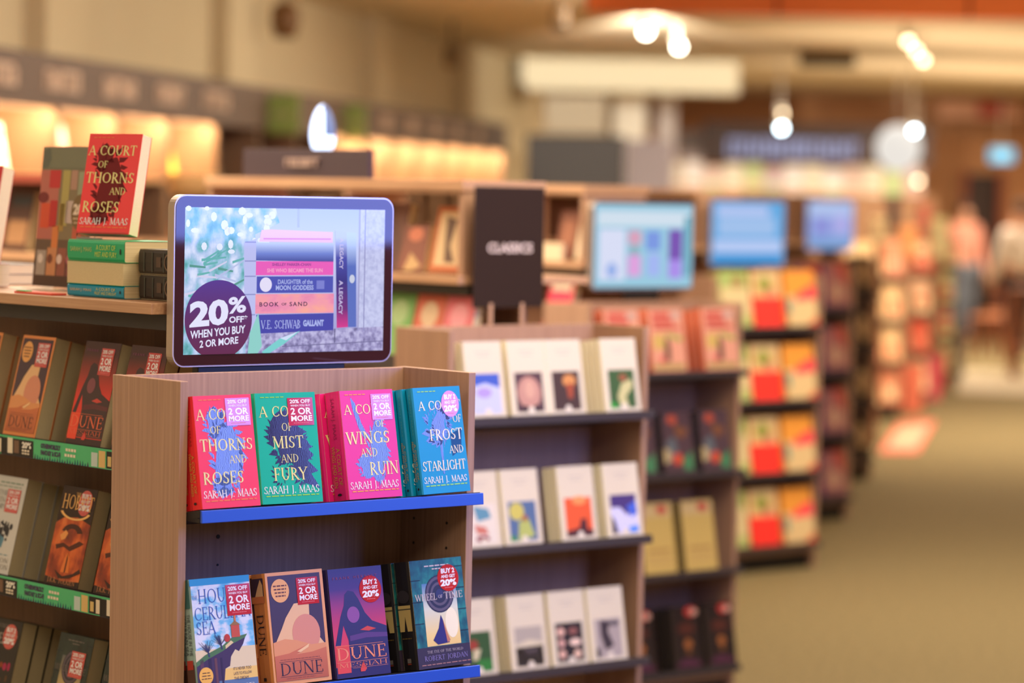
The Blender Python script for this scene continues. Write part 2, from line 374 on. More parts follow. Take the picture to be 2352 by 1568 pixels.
def d_pink(s):
    s.poly([(.20, .06), (.28, .12), (.36, .30), (.46, .42), (.40, .46), (.30, .34), (.22, .16)], FOIL)
    plume(s, .62, .58, .24, .34, FOIL, 8, 26); plume(s, .40, .70, .22, .14, FOIL, 9, 18); plume(s, .70, .36, .16, .12, FOIL, 12, 12)
    g = GOLD
    s.serif('A COURT', .07, .13, .95, .22, g); s.serif('OF', .62, .285, .79, .345, g, 3, .9)
    s.serif('WINGS', .06, .385, .86, .495, g); s.serif('AND', .30, .54, .61, .615, g, 3, .9)
    s.serif('RUIN', .44, .67, .97, .785, g); author(s); small(s, M((238, 150, 60)), .925)
    sticker_sq(s, .575, .04, .955, .28)
def d_teal(s):
    plume(s, .46, .36, .34, .24, FOIL, 10, 30, body=False); plume(s, .5, .36, .22, .20, FOIL, 11, 20); s.poly([(.46, .5), (.52, .5), (.50, .82), (.47, .82)], FOIL)
    s.poly([(.7, .45), (.95, .4), (.9, .6), (.7, .66)], M((0, 70, 120)))
    g = CREAM
    s.serif('A COURT', .10, .13, .97, .215, g); s.serif('OF', .78, .272, .96, .34, g, 3, .9)
    s.serif('FROST', .27, .40, .95, .50, g); s.serif('AND', .65, .56, .94, .63, g, 3, .9)
    s.serif('STARLIGHT', .05, .695, .95, .785, g); author(s, v0=.84, v1=.90); small(s, M((150, 210, 90)), .92)
    sticker_rd(s, .76, .165, .185, .125)
def sp_maas(t1, t2, col, c2):
    def f(s):
        s.sans('SARAH J. MAAS', .38, .06, .66, .44, c2, 2, 0, 'spine_text', 0, True)
        s.sans(t1, .54, .52, .78, .86, col, 2, 0, 'spine_text', 0, True); s.sans(t2, .22, .50, .46, .88, col, 2, 0, 'spine_text', 0, True)
        s.ell(.5, .945, .14, .012, M((30, 24, 28)), 2, 'spine_text')
    return f
SKY = ramp_mat('printed_sky', [(.30, (60, 160, 215)), (.46, (120, 190, 228)), (.55, (214, 222, 238)), (.75, (226, 226, 240))], (26, 26, 40), rough=.45, detail=5)
def d_sea(s):
    s.rect(0, .62, 1, .80, M((226, 208, 170)), 1); s.rect(0, .80, 1, .90, M((236, 196, 110)), 1); s.rect(0, .90, 1, 1, M((92, 120, 160)), 1)
    s.rect(0, .0, 1, .06, M((50, 150, 205)), 1)
    pur = M((66, 44, 74), .45); grn = M((78, 118, 62), .45)
    s.poly([(0, .72), (.15, .665), (.45, .60), (.60, .54), (.86, .52), (.80, .60), (.72, .66), (.66, .64), (.58, .70), (.55, .78), (.47, .80), (.44, .90), (.35, .90), (.35, 1), (0, 1)], pur, 2)
    for a, b, c_ in ((.06, .12, (92, 60, 80)), (.2, .25, (50, 34, 66)), (.3, .34, (104, 64, 70)), (.4, .43, (52, 36, 70))): s.rect(a, .70, b, .97, M(c_), 3)
    s.poly([(0, .72), (.15, .665), (.45, .60), (.60, .54), (.88, .515), (.84, .545), (.62, .59), (.45, .645), (.2, .70), (0, .76)], grn, 3)
    s.poly([(.50, .60), (.60, .56), (.64, .58), (.50, .63)], M((222, 200, 150)), 4)
    s.rect(.62, .42, .76, .535, M((196, 82, 56)), 4); s.poly([(.60, .43), (.69, .39), (.78, .43)], M((150, 110, 60)), 5); s.rect(.68, .345, .71, .40, M((206, 120, 70)), 5); s.ell(.54, .535, .05, .035, M((190, 60, 40)), 4)
    r = random.Random(4); tr = M((58, 60, 100))
    for cx, cy in ((.20, .645), (.42, .59)):
        for i in range(16):
            a = -PI/2+r.uniform(-1.3, 1.3); l = r.uniform(.06, .14)
            x1, y1 = cx-.03+l*math.cos(a)*1.2, cy-.02+l*math.sin(a)*.75
            s.poly([(cx, cy), (cx+.012, cy), (x1+.006, y1), (x1, y1)], tr, 4)
        s.poly([(cx-.005, cy-.02), (cx+.015, cy-.02), (cx+.035, cy+.04), (cx+.005, cy+.04)], tr, 4)
    s.ell(.14, .845, .115, .075, M((240, 182, 78)), 5); s.dashes(.08, .815, .2, .823, M((90, 60, 30)), 2, 6); s.dashes(.07, .84, .21, .848, M((90, 60, 30)), 2, 6); s.dashes(.06, .865, .22, .873, M((90, 60, 30)), 3, 6)
    bl = M((48, 92, 176), .4)
    s.serif('THE', .02, .145, .11, .18, bl, 3, .8); s.serif('HOUSE', .12, .095, .80, .215, bl, 3, .75); s.serif('CERULEAN', .04, .25, .98, .36, bl, 3, .75); s.serif('SEA', .05, .375, .36, .485, bl, 3, .8)
    for i, t in enumerate(("IT'S NEVER TOO", 'LATE TO FOLLOW', 'THE DREAM')): s.sans(t, .60, .795+.043*i, .90 if i < 2 else .84, .82+.043*i, M((70, 66, 90)), 4, 0, 'small_print')
    s.serif('TJ KLUNE', .06, .945, .93, 1-.012, WHITE, 4, .8, 'author_name')
    sticker_sq(s, .585, .075, .99, .345)
def sp_sea(s):
    s.rect(0, 0, 1, .25, M((60, 110, 110)), 1, 'spine_art'); s.rect(.1, .74, .9, .95, M((80, 50, 40)), 2, 'spine_art'); s.rect(.2, .70, .8, .78, M((170, 50, 40)), 3, 'spine_art')
    s.sans('THE HOUSE IN THE', .55, .30, .85, .66, M((60, 70, 80)), 2, 0, 'spine_text', 0, True)
    s.sans('CERULEAN SEA', .15, .30, .45, .66, M((60, 70, 80)), 2, 0, 'spine_text', 0, True)
SAND = M((232, 184, 132), .4); DK = M((66, 44, 58), .4); DUNEG = ramp_mat('printed_dune_sand', [(.0, (180, 92, 50)), (.38, (208, 116, 70)), (.7, (232, 150, 96))], (1, 1, 4.76), False, .4, 2)
def d_dune(bg=(232, 160, 96), st=True):
    def f(s):
        s.rect(.05, .03, .95, .965, DK, 1)
        s.poly([(.06, .66), (.22, .50), (.30, .41), (.46, .29), (.72, .28), (.71, .40), (.74, .50), (.82, .58), (.95, .68), (.95, .965), (.05, .965)], SAND, 2)
        s.ell(.63, .56, .24, .17, M((216, 140, 110), .4), 3)
        s.poly([(.05, .62), (.25, .595), (.45, .615), (.70, .665), (.95, .66), (.95, .965), (.05, .965)], M((222, 148, 92), .4), 4)
        s.poly([(.05, .74), (.30, .725), (.62, .665), (.66, .66), (.56, .71), (.42, .74), (.7, .73), (.95, .70), (.95, .965), (.05, .965)], DUNEG, 5)
        s.poly([(.44, .715), (.66, .655), (.64, .685), (.50, .725)], M((240, 196, 140), .4), 6)
        s.ell(.245, .165, .155, .105, M((236, 170, 96), .4), 3)
        for i in range(4): s.dashes(.13+.01*i, .115+.03*i, .36-.01*i, .128+.03*i, M((110, 66, 60)), 3, 4)
        bk = M((46, 30, 34), .4)
        s.dashes(.14, .775, .82, .782, M((150, 80, 60)), 12, 6, 'author_name'); s.rect(.12, .795, .84, .798, bk, 6, 'title'); s.rect(.12, .928, .84, .931, bk, 6, 'title')
        s.serif('DUNE', .13, .81, .86, .915, bk, 6, .8)
        s.dashes(.22, .943, .72, .950, M((150, 80, 60)), 6, 6)
        if st: sticker_sq(s, .53, .065, .90, .305)
    return f
def sp_dune(s):
    s.rect(.06, .04, .96, .26, DK, 1, 'spine_art'); s.poly([(.15, .26), (.5, .13), (.75, .05), (.9, .1), (.9, .26)], SAND, 2, 'spine_art'); s.rect(.06, .20, .96, .26, M((210, 120, 70)), 3, 'spine_art')
    s.serif('DUNE', .28, .36, .76, .72, M((54, 34, 30)), 2, .9, 'spine_text', True)
    s.rect(.4, .92, .6, .95, M((54, 34, 30)), 2, 'spine_text')
DUSK = ramp_mat('printed_dusk', [(.0, (44, 32, 84)), (.10, (44, 32, 84)), (.11, (222, 66, 66)), (.42, (206, 56, 84)), (.66, (150, 50, 110)), (.82, (70, 42, 110)), (1, (52, 38, 100))], (1, 1, 4.85), False, .4, 2)
DUSKR = ramp_mat('printed_red_dusk', [(.0, (50, 26, 30)), (.06, (50, 26, 30)), (.07, (232, 62, 40)), (.45, (222, 50, 40)), (.7, (150, 46, 38)), (.9, (70, 34, 34)), (1, (60, 30, 32))], (1, 1, 4.85), False, .4, 2)
def d_messiah(skyc, ink, sun, txt, st):
    def f(s):
        s.rect(0, 0, 1, 1, skyc, 1)
        s.poly([(.27, .24), (.34, .205), (.44, .22), (.52, .29), (.62, .42), (.74, .50), (1, .56), (1, .93), (.27, .93), (.27, .66), (.20, .52), (.12, .70), (.02, .70), (.16, .44), (.24, .34)], ink, 2)
        s.ell(.40, .43, .115, .075, sun, 3)
        s.poly([(.5, .575), (.64, .545), (.80, .575), (.66, .59)], M((206, 70, 60)), 3)
        s.poly([(.3, .62), (.6, .60), (1, .62), (1, .66), (.6, .65), (.3, .67)], M((90, 58, 120) if skyc is DUSK else (96, 46, 50)), 3)
        s.poly([(.02, .70), (.27, .70), (.27, .955), (.02, .955)], M((220, 72, 66) if skyc is DUSK else (236, 74, 48)), 3)
        s.poly([(.44, .93), (.50, .86), (.56, .93), (.52, .955), (.44, .955)], M((214, 70, 60)), 4)
        s.rect(.02, .705, .90, .708, txt, 4, 'title'); s.serif('DUNE', .03, .725, .95, .835, txt, 4, .85)
        s.rect(.02, .855, .96, .858, txt, 4, 'title'); s.serif('MESSIAH', .05, .865, .95, .905, txt, 4, .6); s.rect(.3, .915, .96, .917, txt, 4, 'title')
        s.sans('FRANK HERBERT', .08, .075, .90, .100, M((140, 70, 110)), 4, 0, 'author_name', 0, False, 1.6)
        st(s)
    return f
MOS = ramp_mat('printed_green_stone', [(.3, (16, 52, 64)), (.5, (24, 96, 100)), (.62, (36, 130, 120)), (.75, (20, 60, 90))], (40, 40, 26), rough=.45)
MOSD = ramp_mat('printed_dark_stone', [(.3, (26, 30, 28)), (.5, (36, 50, 44)), (.7, (48, 64, 54))], (40, 40, 26), rough=.5)
GLOW = ramp_mat('printed_pale_sky', [(.0, (226, 176, 80)), (.3, (236, 206, 130)), (.55, (214, 214, 190)), (.8, (60, 120, 170))], (1, 1, 4.76), False, .45, 2)
GLOWD = ramp_mat('printed_dull_sky', [(.0, (190, 150, 84)), (.4, (206, 178, 112)), (.8, (70, 84, 96))], (1, 1, 4.76), False, .5, 2)
def d_wheel(glow, wood, st):
    def f(s):
        s.rect(.20, .22, .84, .80, glow, 1); s.ell(.70, .60, .12, .14, M((244, 232, 196)), 2) if glow is GLOW else None
        ink = M((40, 34, 48), .4); ring_ = M((92, 80, 92), .4)
        s.ell(.52, .325, .27, .175, ink, 2); s.ring(.52, .325, .25, .162, .16, ring_, 3); s.ring(.52, .325, .17, .11, .22, ring_, 3); s.ell(.52, .325, .07, .045, M((48, 52, 96)), 3)
        s.poly([(.50, .52), (.53, .56), (.58, .70), (.62, .78), (.40, .79), (.32, .745), (.44, .64)], M((44, 36, 104) if glow is GLOW else (40, 32, 30), .4), 3)
        s.poly([(.53, .56), (.60, .70), (.64, .76), (.58, .78)], M((190, 120, 90)), 4)
        s.rect(0, .805, 1, 1, M((52, 40, 58) if glow is GLOW else (40, 34, 32)), 1)
        r = random.Random(3)
        for i in range(7): s.rect(.0 if i % 2 else .84, .08+.1*i, .18 if i % 2 else 1, .088+.1*i, M((14, 34, 44)), 2)
        wt = M((214, 196, 190), .4) if glow is GLOW else M((120, 110, 100), .5)
        s.serif('WHEEL', .06, .315, .46, .375, wt, 4, .9); s.serif('TIME', .60, .315, .95, .375, wt, 4, .9); s.serif('OF', .49, .335, .57, .365, wt, 4, .8)
        s.serif('THE EYE OF THE WORLD', .18, .838, .86, .862, M((190, 176, 180)), 4, .8, 'small_print'); s.serif('ROBERT JORDAN', .12, .885, .94, .93, M((128, 116, 168)), 4, 1.0, 'author_name'); s.dashes(.06, .962, .98, .970, M((170, 120, 110)), 9, 4)
        s.dashes(.28, .055, .74, .066, wt, 5, 4); s.dashes(.42, .085, .62, .096, wt, 3, 4); st(s)
    return f
def sp_wheel(s):
    s.rect(.1, .40, .9, .64, M((204, 178, 110)), 1, 'spine_art'); s.poly([(.4, .64), (.5, .5), (.6, .64)], M((24, 20, 20)), 2, 'spine_art'); s.ell(.5, .32, .4, .06, M((50, 44, 48)), 1, 'spine_art'); s.rect(.1, .43, .9, .44, M((60, 60, 50)), 2, 'spine_art')
    s.rect(.38, .89, .62, .93, M((120, 112, 104)), 2, 'spine_art'); s.rect(.38, .935, .62, .945, M((150, 60, 40)), 2, 'spine_art'); s.dashes(.2, .70, .8, .71, M((110, 90, 40)), 3, 2, 'spine_text')

# ---------------------------------------------------------------- the room: axis A runs down the main aisle, N points right across it
A = Vector((.7683, .6401, 0)); N = Vector((.6401, -.7683, 0)); W0 = Vector((7.383, 12.354, 0))
YA = math.atan2(A.y, A.x)
RM = Matrix(((A.x, -N.x, 0, W0.x), (A.y, -N.y, 0, W0.y), (0, 0, 1, 0), (0, 0, 0, 1)))   # local x along the aisle, local -y towards it
def rbox(name, s0, s1, d0, d1, z0, z1, m, bevel=0):
    return MB().box(s0, s1, -d1, -d0, z0, z1).build(name, m, mat=RM, bevel=bevel)
FLOORC = -.0
struct(rbox('floor', -24, 30, -3, 24, -.1, 0, CARPET))
struct(rbox('ceiling', -14, 30, -1.2, 18, 3.10, 3.2, CEIL))
struct(rbox('wall_left', -14, 30, -.62, -.42, 0, 3.10, WALLM))
ENDW = ramp_mat('brown_end_wall', [(.3, (190, 134, 92)), (.7, (202, 146, 102))], (.7, .7, .7), rough=.8, spec=.1)
struct(rbox('wall_end', 26.2, 26.4, -.42, 18, 0, 3.10, ENDW))
struct(rbox('trim_1', 26.0, 26.19, 3.0, 14, 2.62, 2.86, M((176, 124, 82), .7)))
TILE = ramp_mat('pale_walkway_tile', [(.3, (176, 158, 126)), (.7, (186, 168, 136))], (3, 3, 3), rough=.7)
struct(rbox('floor_walkway', 13.9, 17.6, 4.2, 14, .0005, .006, TILE))
# pilasters on the wall above the fascia
for s_ in (1.55, 5.2, 9.6, 13.5):
    o = rbox('wall_pilaster', s_, s_+.7, -.419, -.30, 2.37, 3.099, WALLM); struct(o)
# ---------------------------------------------------------------- sign fascia and wall bookcases
FASC = M((104, 82, 68), .6); LETT = M((214, 182, 156), .5)
fas = rbox('sign_fascia', -4, 14.05, -.415, 0, 2.10, 2.365, FASC); tag(fas, 'long dark brown sign fascia running along the cream wall above the lit bookcases', 'sign')
def bars(name, L, H, n, m, parent, mat, seed):
    mb = MB(); r = random.Random(seed); st = L/n
    for i in range(n):
        x = -L/2+st*i; k = r.random(); wd = st*.74; t = H*.2
        mb.box(x, x+t, -.008, 0, 0, H)
        if k < .7: mb.box(x+t, x+wd, -.008, 0, H-t, H)
        if k > .3: mb.box(x+t, x+wd, -.008, 0, 0, t)
        if k > .5: mb.box(x+wd-t, x+wd, -.008, 0, t, H-t)
    return mb.build(name, m, parent, mat=mat)
for i in range(14):
    if i in (5, 6, 7): continue
    bars('lettering', .55 if i < 5 else .34, .105, 7 if i < 5 else 5, LETT, fas, Matrix.Translation((-.05+i*.97, -.0005, 2.19)), i)
GRN = M((140, 160, 84), .6)
for i, (pxc, wd) in enumerate(((651, .205), (827, .155))):
    s0 = (RM.inverted() @ at(pxc, 300, 33400/(2400-pxc))).x
    g = MB().box(s0, s0+.02, -.004-wd, -.004, 2.075, 2.325).build('category_sign', GRN, mat=RM, bevel=.004)
    tag(g, ['square green flag sign sticking out of the brown fascia left of the glowing lamp', 'square green flag sign sticking out of the brown fascia right of the glowing lamp'][i], 'sign')
    bars('lettering', wd*.7, .03, 4, M((206, 198, 150)), g, Matrix.Translation((s0-.0005, -.004-wd/2, 2.18)) @ Matrix.Rotation(-PI/2, 4, 'Z'), i+50)
SHW = M((206, 164, 112), .6); SHB = M((232, 204, 150), .7)
bay = empty('wall_bookcase')
for x in (0, .974): MB().box(x, x+.026, -.0, .40, 0, 2.10).build('side_panel', M((120, 92, 70), .6), bay)
MB().box(.026, .974, .37, .40, .10, 2.10).build('back_panel', SHB, bay)
for z in (.10, .64, 1.0, 1.36, 1.77): MB().box(.027, .973, .02, .369, z-.022, z).build('shelf', SHW, bay)
MB().box(.027, .973, .05, .36, 0, .07).build('plinth', DARK, bay)
ORD = 'first second third fourth fifth sixth seventh eighth ninth tenth eleventh twelfth thirteenth fourteenth fifteenth sixteenth seventeenth eighteenth nineteenth twentieth'.split()
BAYS = []
for i in range(15):
    o = bay if i == 0 else copy_tree(bay)
    o.matrix_world = RM @ Matrix.Translation((-1.10+i*1.0, .012, 0))
    tag(o, 'lit pale wall bookcase under the brown fascia, %s bay from the left' % ORD[i], 'bookcase', 'wall bookcases under the fascia'); BAYS.append(o)
for k in (0, 1, 2, 3, 4, 8, 9, 10, 11, 12, 13, 14):
    a = area('shelf_strip_light', RM @ Vector((-.60+k, .02, 2.095)), (0, 0, 0), .86, .05, 36, (1.0, .76, .44))
    a.rotation_euler = (RM.to_3x3() @ Matrix.Rotation(1.05, 3, 'X')).to_euler()
_PB = {}
def plain_book(w, h, t, col, accents=(), name='book', seed=0, spine=None, pages=None):
    """a book of the background: cover, page block and a cover picture of a few printed shapes"""
    k = (w, h, t, tuple(col), tuple(accents), name, seed)
    if k in _PB:
        c = copy_tree(_PB[k]); return c
    def fr(s):
        for a in accents:
            if a[0] == 'r': s.rect(*a[1:5], M(a[5]), a[6] if len(a) > 6 else 1)
            elif a[0] == 'e': s.ell(*a[1:5], M(a[5]), a[6] if len(a) > 6 else 2, 'cover_art', 16)
            elif a[0] == 'p': s.poly(list(a[1]), M(a[2]), a[3] if len(a) > 3 else 2)
            elif a[0] == 'd': s.dashes(*a[1:5], M(a[5]), a[6] if len(a) > 6 else 5, 3, 'title')
    b = make_book('book', w, h, t, M(col), M(spine) if spine else None, pages, fr if accents else None)
    _PB[k] = b; return b
CN = {(232, 96, 70): 'coral', (236, 224, 200): 'cream', (244, 206, 70): 'yellow', (226, 150, 140): 'pink', (196, 206, 150): 'pale green', (232, 146, 90): 'orange', (206, 60, 60): 'red', (238, 228, 222): 'white', (150, 180, 196): 'pale blue', (120, 86, 74): 'brown', (196, 170, 130): 'tan', (92, 70, 96): 'plum'}
rb = random.Random(11)
keys = list(CN)
def bay_books(bi, z, row, cols, xs, hs):
    for j, (c, x, h) in enumerate(zip(cols, xs, hs)):
        alt = keys[(keys.index(c)+5) % len(keys)]
        b = plain_book(.235, h, .025, c, (('r', .12, .1, .88, .3, alt), ('e', .5, .62, .28, .2, keys[(keys.index(c)+2) % len(keys)])), seed=0)
        m = RM @ Matrix.Translation((-1.10+bi*1.0+(.17, .45, .73)[j], .22, z+.0052)) @ Matrix.Rotation(-.18, 4, 'X')
        b.matrix_world = m
        tag(b, '%s book face out, %s on the %s shelf of the %s wall bay' % (CN[c], ('left', 'centre', 'right', 'far right')[j], row, ORD[bi]), 'book', 'face out books on the wall bookcases')
C = {v: k for k, v in CN.items()}
PL = {1: ('coral cream white', (.2, .42, .66)), 2: ('pale green tan pink', (.16, .40, .72)), 3: ('pale blue pink red', (.18, .45, .78)), 4: ('yellow pink yellow', (.22, .5, .78)), 5: ('white pale blue tan', (.2, .45, .7))}
for bi in range(0, 15):
    if bi in PL:
        names = []
        t = PL[bi][0].split()
        while t:
            if t[0] == 'pale': names.append(t[0]+' '+t[1]); t = t[2:]
            else: names.append(t.pop(0))
        cols = [C[x] for x in names]; xs = PL[bi][1]
    else: cols = [keys[rb.choice((0, 1, 2, 3, 5, 7, 7, 1, 10))] for _ in range(3)]; xs = (.2, .5, .78)
    bay_books(bi, 1.77, 'top', cols, xs, [rb.uniform(.21, .27) for _ in range(3)])
    if 1 <= bi <= 5: bay_books(bi, 1.36, 'second', [keys[rb.choice((1, 3, 7, 10, 5))] for _ in range(3)], (.2, .5, .78), [rb.uniform(.24, .29) for _ in range(3)])
# ---------------------------------------------------------------- things on and under the ceiling
OR = ramp_mat('orange_panel', [(.3, (240, 124, 58)), (.7, (246, 134, 66))], (2, 2, 2), rough=.6)
c0 = at(1345, 20, 18); yb = -AZ
ob = empty('orange_bulkhead', (c0.x, c0.y, 2.825), (0, 0, yb)); tag(ob, 'orange panelled bulkhead hanging below the ceiling at the top of the view', 'bulkhead')
for k in range(3): MB().box(.01+k*1.15, 1.14+k*1.15, 0, .25, 0, .27).build('panel', OR, ob, bevel=.006)
MB().box(0, 3.46, .02, .23, .012, .268).build('frame', M((96, 52, 30)), ob)
LAMPE = M((255, 246, 224), emit=26); LAMPB = M((222, 246, 255), emit=22); LAMPW = M((255, 226, 180), emit=10)
def spot(px, py, Z, em, label, r=.05, aim=(-.45, -.7, -.55), track=True):
    p = at(px, py, Z); d = Vector(aim).normalized()
    o = empty('track_spotlight', p); tag(o, label, 'spotlight', 'track spotlights on the ceiling')
    MB().tube(-d*.14, d*.0, r*.92, 14, r2=r*1.08).build('lamp_head', M((210, 200, 186), .5), o)
    MB().tube(d*.001, d*.004, r*.95, 14).build('bulb', em, o)
    if 3.098-p.z > .02: MB().tube(-d*.12, (-d.x*.12, -d.y*.12, 3.098-p.z), .012, 8).build('stem', M((190, 180, 166)), o)
spot(1484, 72, 22, LAMPE, 'bright spotlight under the ceiling, upper of the pair near the orange bulkhead', .04)
spot(1560, 108, 24, LAMPE, 'bright spotlight under the ceiling, lower of the pair near the orange bulkhead', .032)
spot(1795, 294, 30, LAMPB, 'bright bluish spotlight hanging in front of the black end sign', .034)
spot(1796, 262, 33, LAMPW, 'dimmer spotlight just above the bluish one at the black end sign', .03)
spot(2100, 300, 30, LAMPB, 'bluish spotlight at the right edge of the white paper globe', .03)
spot(2109, 416, 36, LAMPW, 'pale spotlight low down beneath the white paper globe', .032)
for k, (px, py, n) in enumerate(((2086, 95, 'upper'), (2104, 116, 'middle'), (2121, 138, 'lower'))):
    spot(px, py, 23.5+k*.5, LAMPW, 'warm spotlight in the slanting row of three, the %s one' % n, .032)
for px, py, Z, wh in ((1036, 128, 24, 'over the pale wall right of the glowing lamp'), (1196, 212, 30, 'far along the cream wall'), (1285, 40, 20, 'just left of the orange bulkhead')):
    p = at(px, py, Z); o = empty('track_spotlight', p); tag(o, 'dark unlit spotlight head hanging '+wh, 'spotlight')
    MB().tube((0, 0, -.07), (.05, .05, .07), .055, 12).build('lamp_head', M((112, 88, 60)), o); MB().tube((.05, .05, .07), (.05, .05, 3.098-p.z), .012, 8).build('stem', M((112, 88, 60)), o)
p = at(655, 45, 20); o = empty('ceiling_speaker', p); tag(o, 'dark brown round pendant speaker hanging high before the cream wall', 'speaker')
MB().lathe([(.0, -.12), (.07, -.12), (.10, -.02), (.085, .09), (.03, .12), (0, .12)], 18).build('housing', M((122, 84, 48)), o, True); MB().tube((0, 0, .12), (0, 0, max(.13, 3.098-p.z)), .01, 8).build('stem', M((110, 84, 54)), o)
p = at(1900, 146, 27); o = MB().box(-.25, .25, -.10, .10, -.02, .09).build('air_vent', M((26, 18, 12), .8, .1), bevel=.008); o.location = p; o.rotation_euler = (0, 0, -AZ); tag(o, 'dark slot shaped air vent hung below the brown ceiling', 'vent')
MB().box(-.22, .22, -.10, .10, .09, max(.1, 3.098-p.z)).build('duct', M((190, 160, 122)), o)
p = at(2063, 340, 31); o = empty('paper_lantern', p); tag(o, 'round white paper lantern globe hanging at the right of the black end sign', 'lantern')
MB().lathe([(.235*math.sin(PI*i/16), -.24*math.cos(PI*i/16)) for i in range(17)], 28).build('globe', M((226, 220, 212), .8, emit=1.1), o, True); MB().tube((0, 0, .24), (0, 0, 3.098-p.z), .006, 8).build('cord', M((120, 110, 100)), o)  # the globe's brightness is put into it as a glow
p = at(2300, 357, 36); o = empty('exit_sign', p, (0, 0, -AZ)); tag(o, 'glowing cyan exit sign box hanging above the far doorway', 'sign')
MB().box(-.15, .15, -.02, .03, -.09, .09).build('housing', M((120, 160, 170)), o, bevel=.006); MB().box(-.14, .14, -.026, -.021, -.08, .08).build('face', M((70, 186, 226), emit=1.3), o); MB().box(-.04, .05, -.03, -.0265, -.05, .05).build('pictogram', M((190, 240, 255), emit=1.5), o)
MB().tube((0, 0, .09), (0, 0, 3.098-p.z), .008, 8).build('hanger', M((120, 100, 80)), o)
# far end: columns, dark case, sign, doorway
def farbox(name, px0, px1, py0, py1, Z, dep, m, label=None, cat=None, z0=None, z1=None, bevel=.01):
    a, b = at(px0, py1, Z), at(px1, py0, Z); L = (Vector((b.x, b.y))-Vector((a.x, a.y))).length
    o = MB().box(0, L, 0, dep, z0 if z0 is not None else a.z, z1 if z1 is not None else b.z).build(name, m, bevel=bevel)
    o.location = (a.x, a.y, 0); o.rotation_euler = (0, 0, -AZ)
    if label: tag(o, label, cat)
    return o
struct(farbox('pillar', 1408, 1484, 200, 400, 33.5, .35, M((240, 234, 222), .8), z0=0, z1=3.099))
struct(farbox('pillar', 1508, 1552, 240, 400, 35, .3, M((206, 198, 200), .8), z0=0, z1=3.099))
farbox('wall_poster', 1250, 1392, 215, 305, 31.5, .04, M((196, 180, 156)), 'pale grey beige panel high on the far wall, left of the white pillar', 'poster')
farbox('display_case', 1208, 1436, 312, 408, 29.0, .5, M((42, 30, 24), .6), 'dark brown boxy case at the far end of the cream wall', 'case', z0=0)
farbox('wall_poster', 1436, 1545, 322, 410, 32.5, .04, M((160, 146, 152)), 'mauve grey panel standing between the dark case and the black end sign', 'poster', z0=0)
sg = farbox('end_sign', 1612, 2142, 290, 372, 36.2, .12, M((66, 48, 44), .6), 'long black sign over the bright shelves at the far end', 'sign')
struct(farbox('ceiling_soffit', 1190, 1698, 128, 206, 30.4, .6, M((236, 226, 200), .85), z1=3.099))
sl = bpy.data.lights.new('spot_glow', 'SPOT'); sl.energy = 2200; sl.color = (1, .93, .78); sl.spot_size = .62; sl.spot_blend = .6; sl.shadow_soft_size = .05
so = bpy.data.objects.new('spot_glow', sl); COL.objects.link(so); p_ = at(1484, 84, 22.4); so.location = p_; so.rotation_euler = (at(1480, 182, 30.4)-p_).to_track_quat('-Z', 'Y').to_euler()
L = sg.dimensions.x
bars('lettering', 1.6, .22, 17, M((176, 182, 226), .5, emit=.7), sg, Matrix.Translation((L*.40, -.001, at(1800, 362, 36.2).z)), 9)
farbox('small_sign', 1556, 1640, 300, 368, 36.6, .06, M((112, 96, 92)), 'small dark panel at the left end of the black end sign', 'sign')
farbox('bright_shelf_unit', 1485, 2150, 450, 462, 37, .5, M((150, 108, 74), .6), 'long brown shelf unit under the black sign at the far end', 'shelf', z0=0)
zt = at(2150, 450, 37).z
rw = random.Random(5)
for k in range(14):
    px = 1500+k*46; c = [(238, 228, 222), (236, 224, 200), (238, 228, 222), (226, 196, 180), (236, 224, 200), (196, 206, 150), (206, 178, 178)][k % 7]
    a = at(px, 450, 37.0); b = plain_book(.21, .30+.05*(k % 3), .05, c, (('r', .1, .72, .9, .9, (150, 190, 120) if k % 3 == 0 else (220, 170, 130)),))
    b.location = (a.x+.06, a.y+.06, zt+.001); b.rotation_euler = (-.1, 0, -AZ); b.location.z += .0055
    tag(b, 'pale book face out on the far bright shelf, %s from the left' % ORD[k], 'book', 'pale books under the black end sign')
area('end_shelf_light', at(1800, 376, 36.4), at(1800, 440, 37.2), 3.4, .1, 18, (1, .86, .7)).rotation_euler = (.7, 0, -AZ)
wb = farbox('wall_banner', 2152, 2352, 234, 272, 38, .03, M((214, 160, 130), .7), 'pale pink banner high on the end wall above the exit sign', 'banner')
wb2 = farbox('red_panel', 2246, 2312, 236, 266, 37.95, .02, M((176, 66, 56), .7)); wb2.parent = wb; wb2.matrix_parent_inverse = (Matrix.Translation(wb.location) @ Matrix.Rotation(-AZ, 4, 'Z')).inverted()
struct(farbox('door_1', 2212, 2292, 400, 650, 39.2, .05, M((64, 40, 26), .6), z0=0))
struct(farbox('door_2', 2292, 2352, 400, 650, 39.4, .05, M((104, 58, 36), .6), z0=0))
for nm, px0, px1 in (('trim_2', 2204, 2212), ('trim_3', 2288, 2297)): struct(farbox(nm, px0, px1, 392, 650, 39.0, .08, M((150, 70, 44), .6), z0=0))

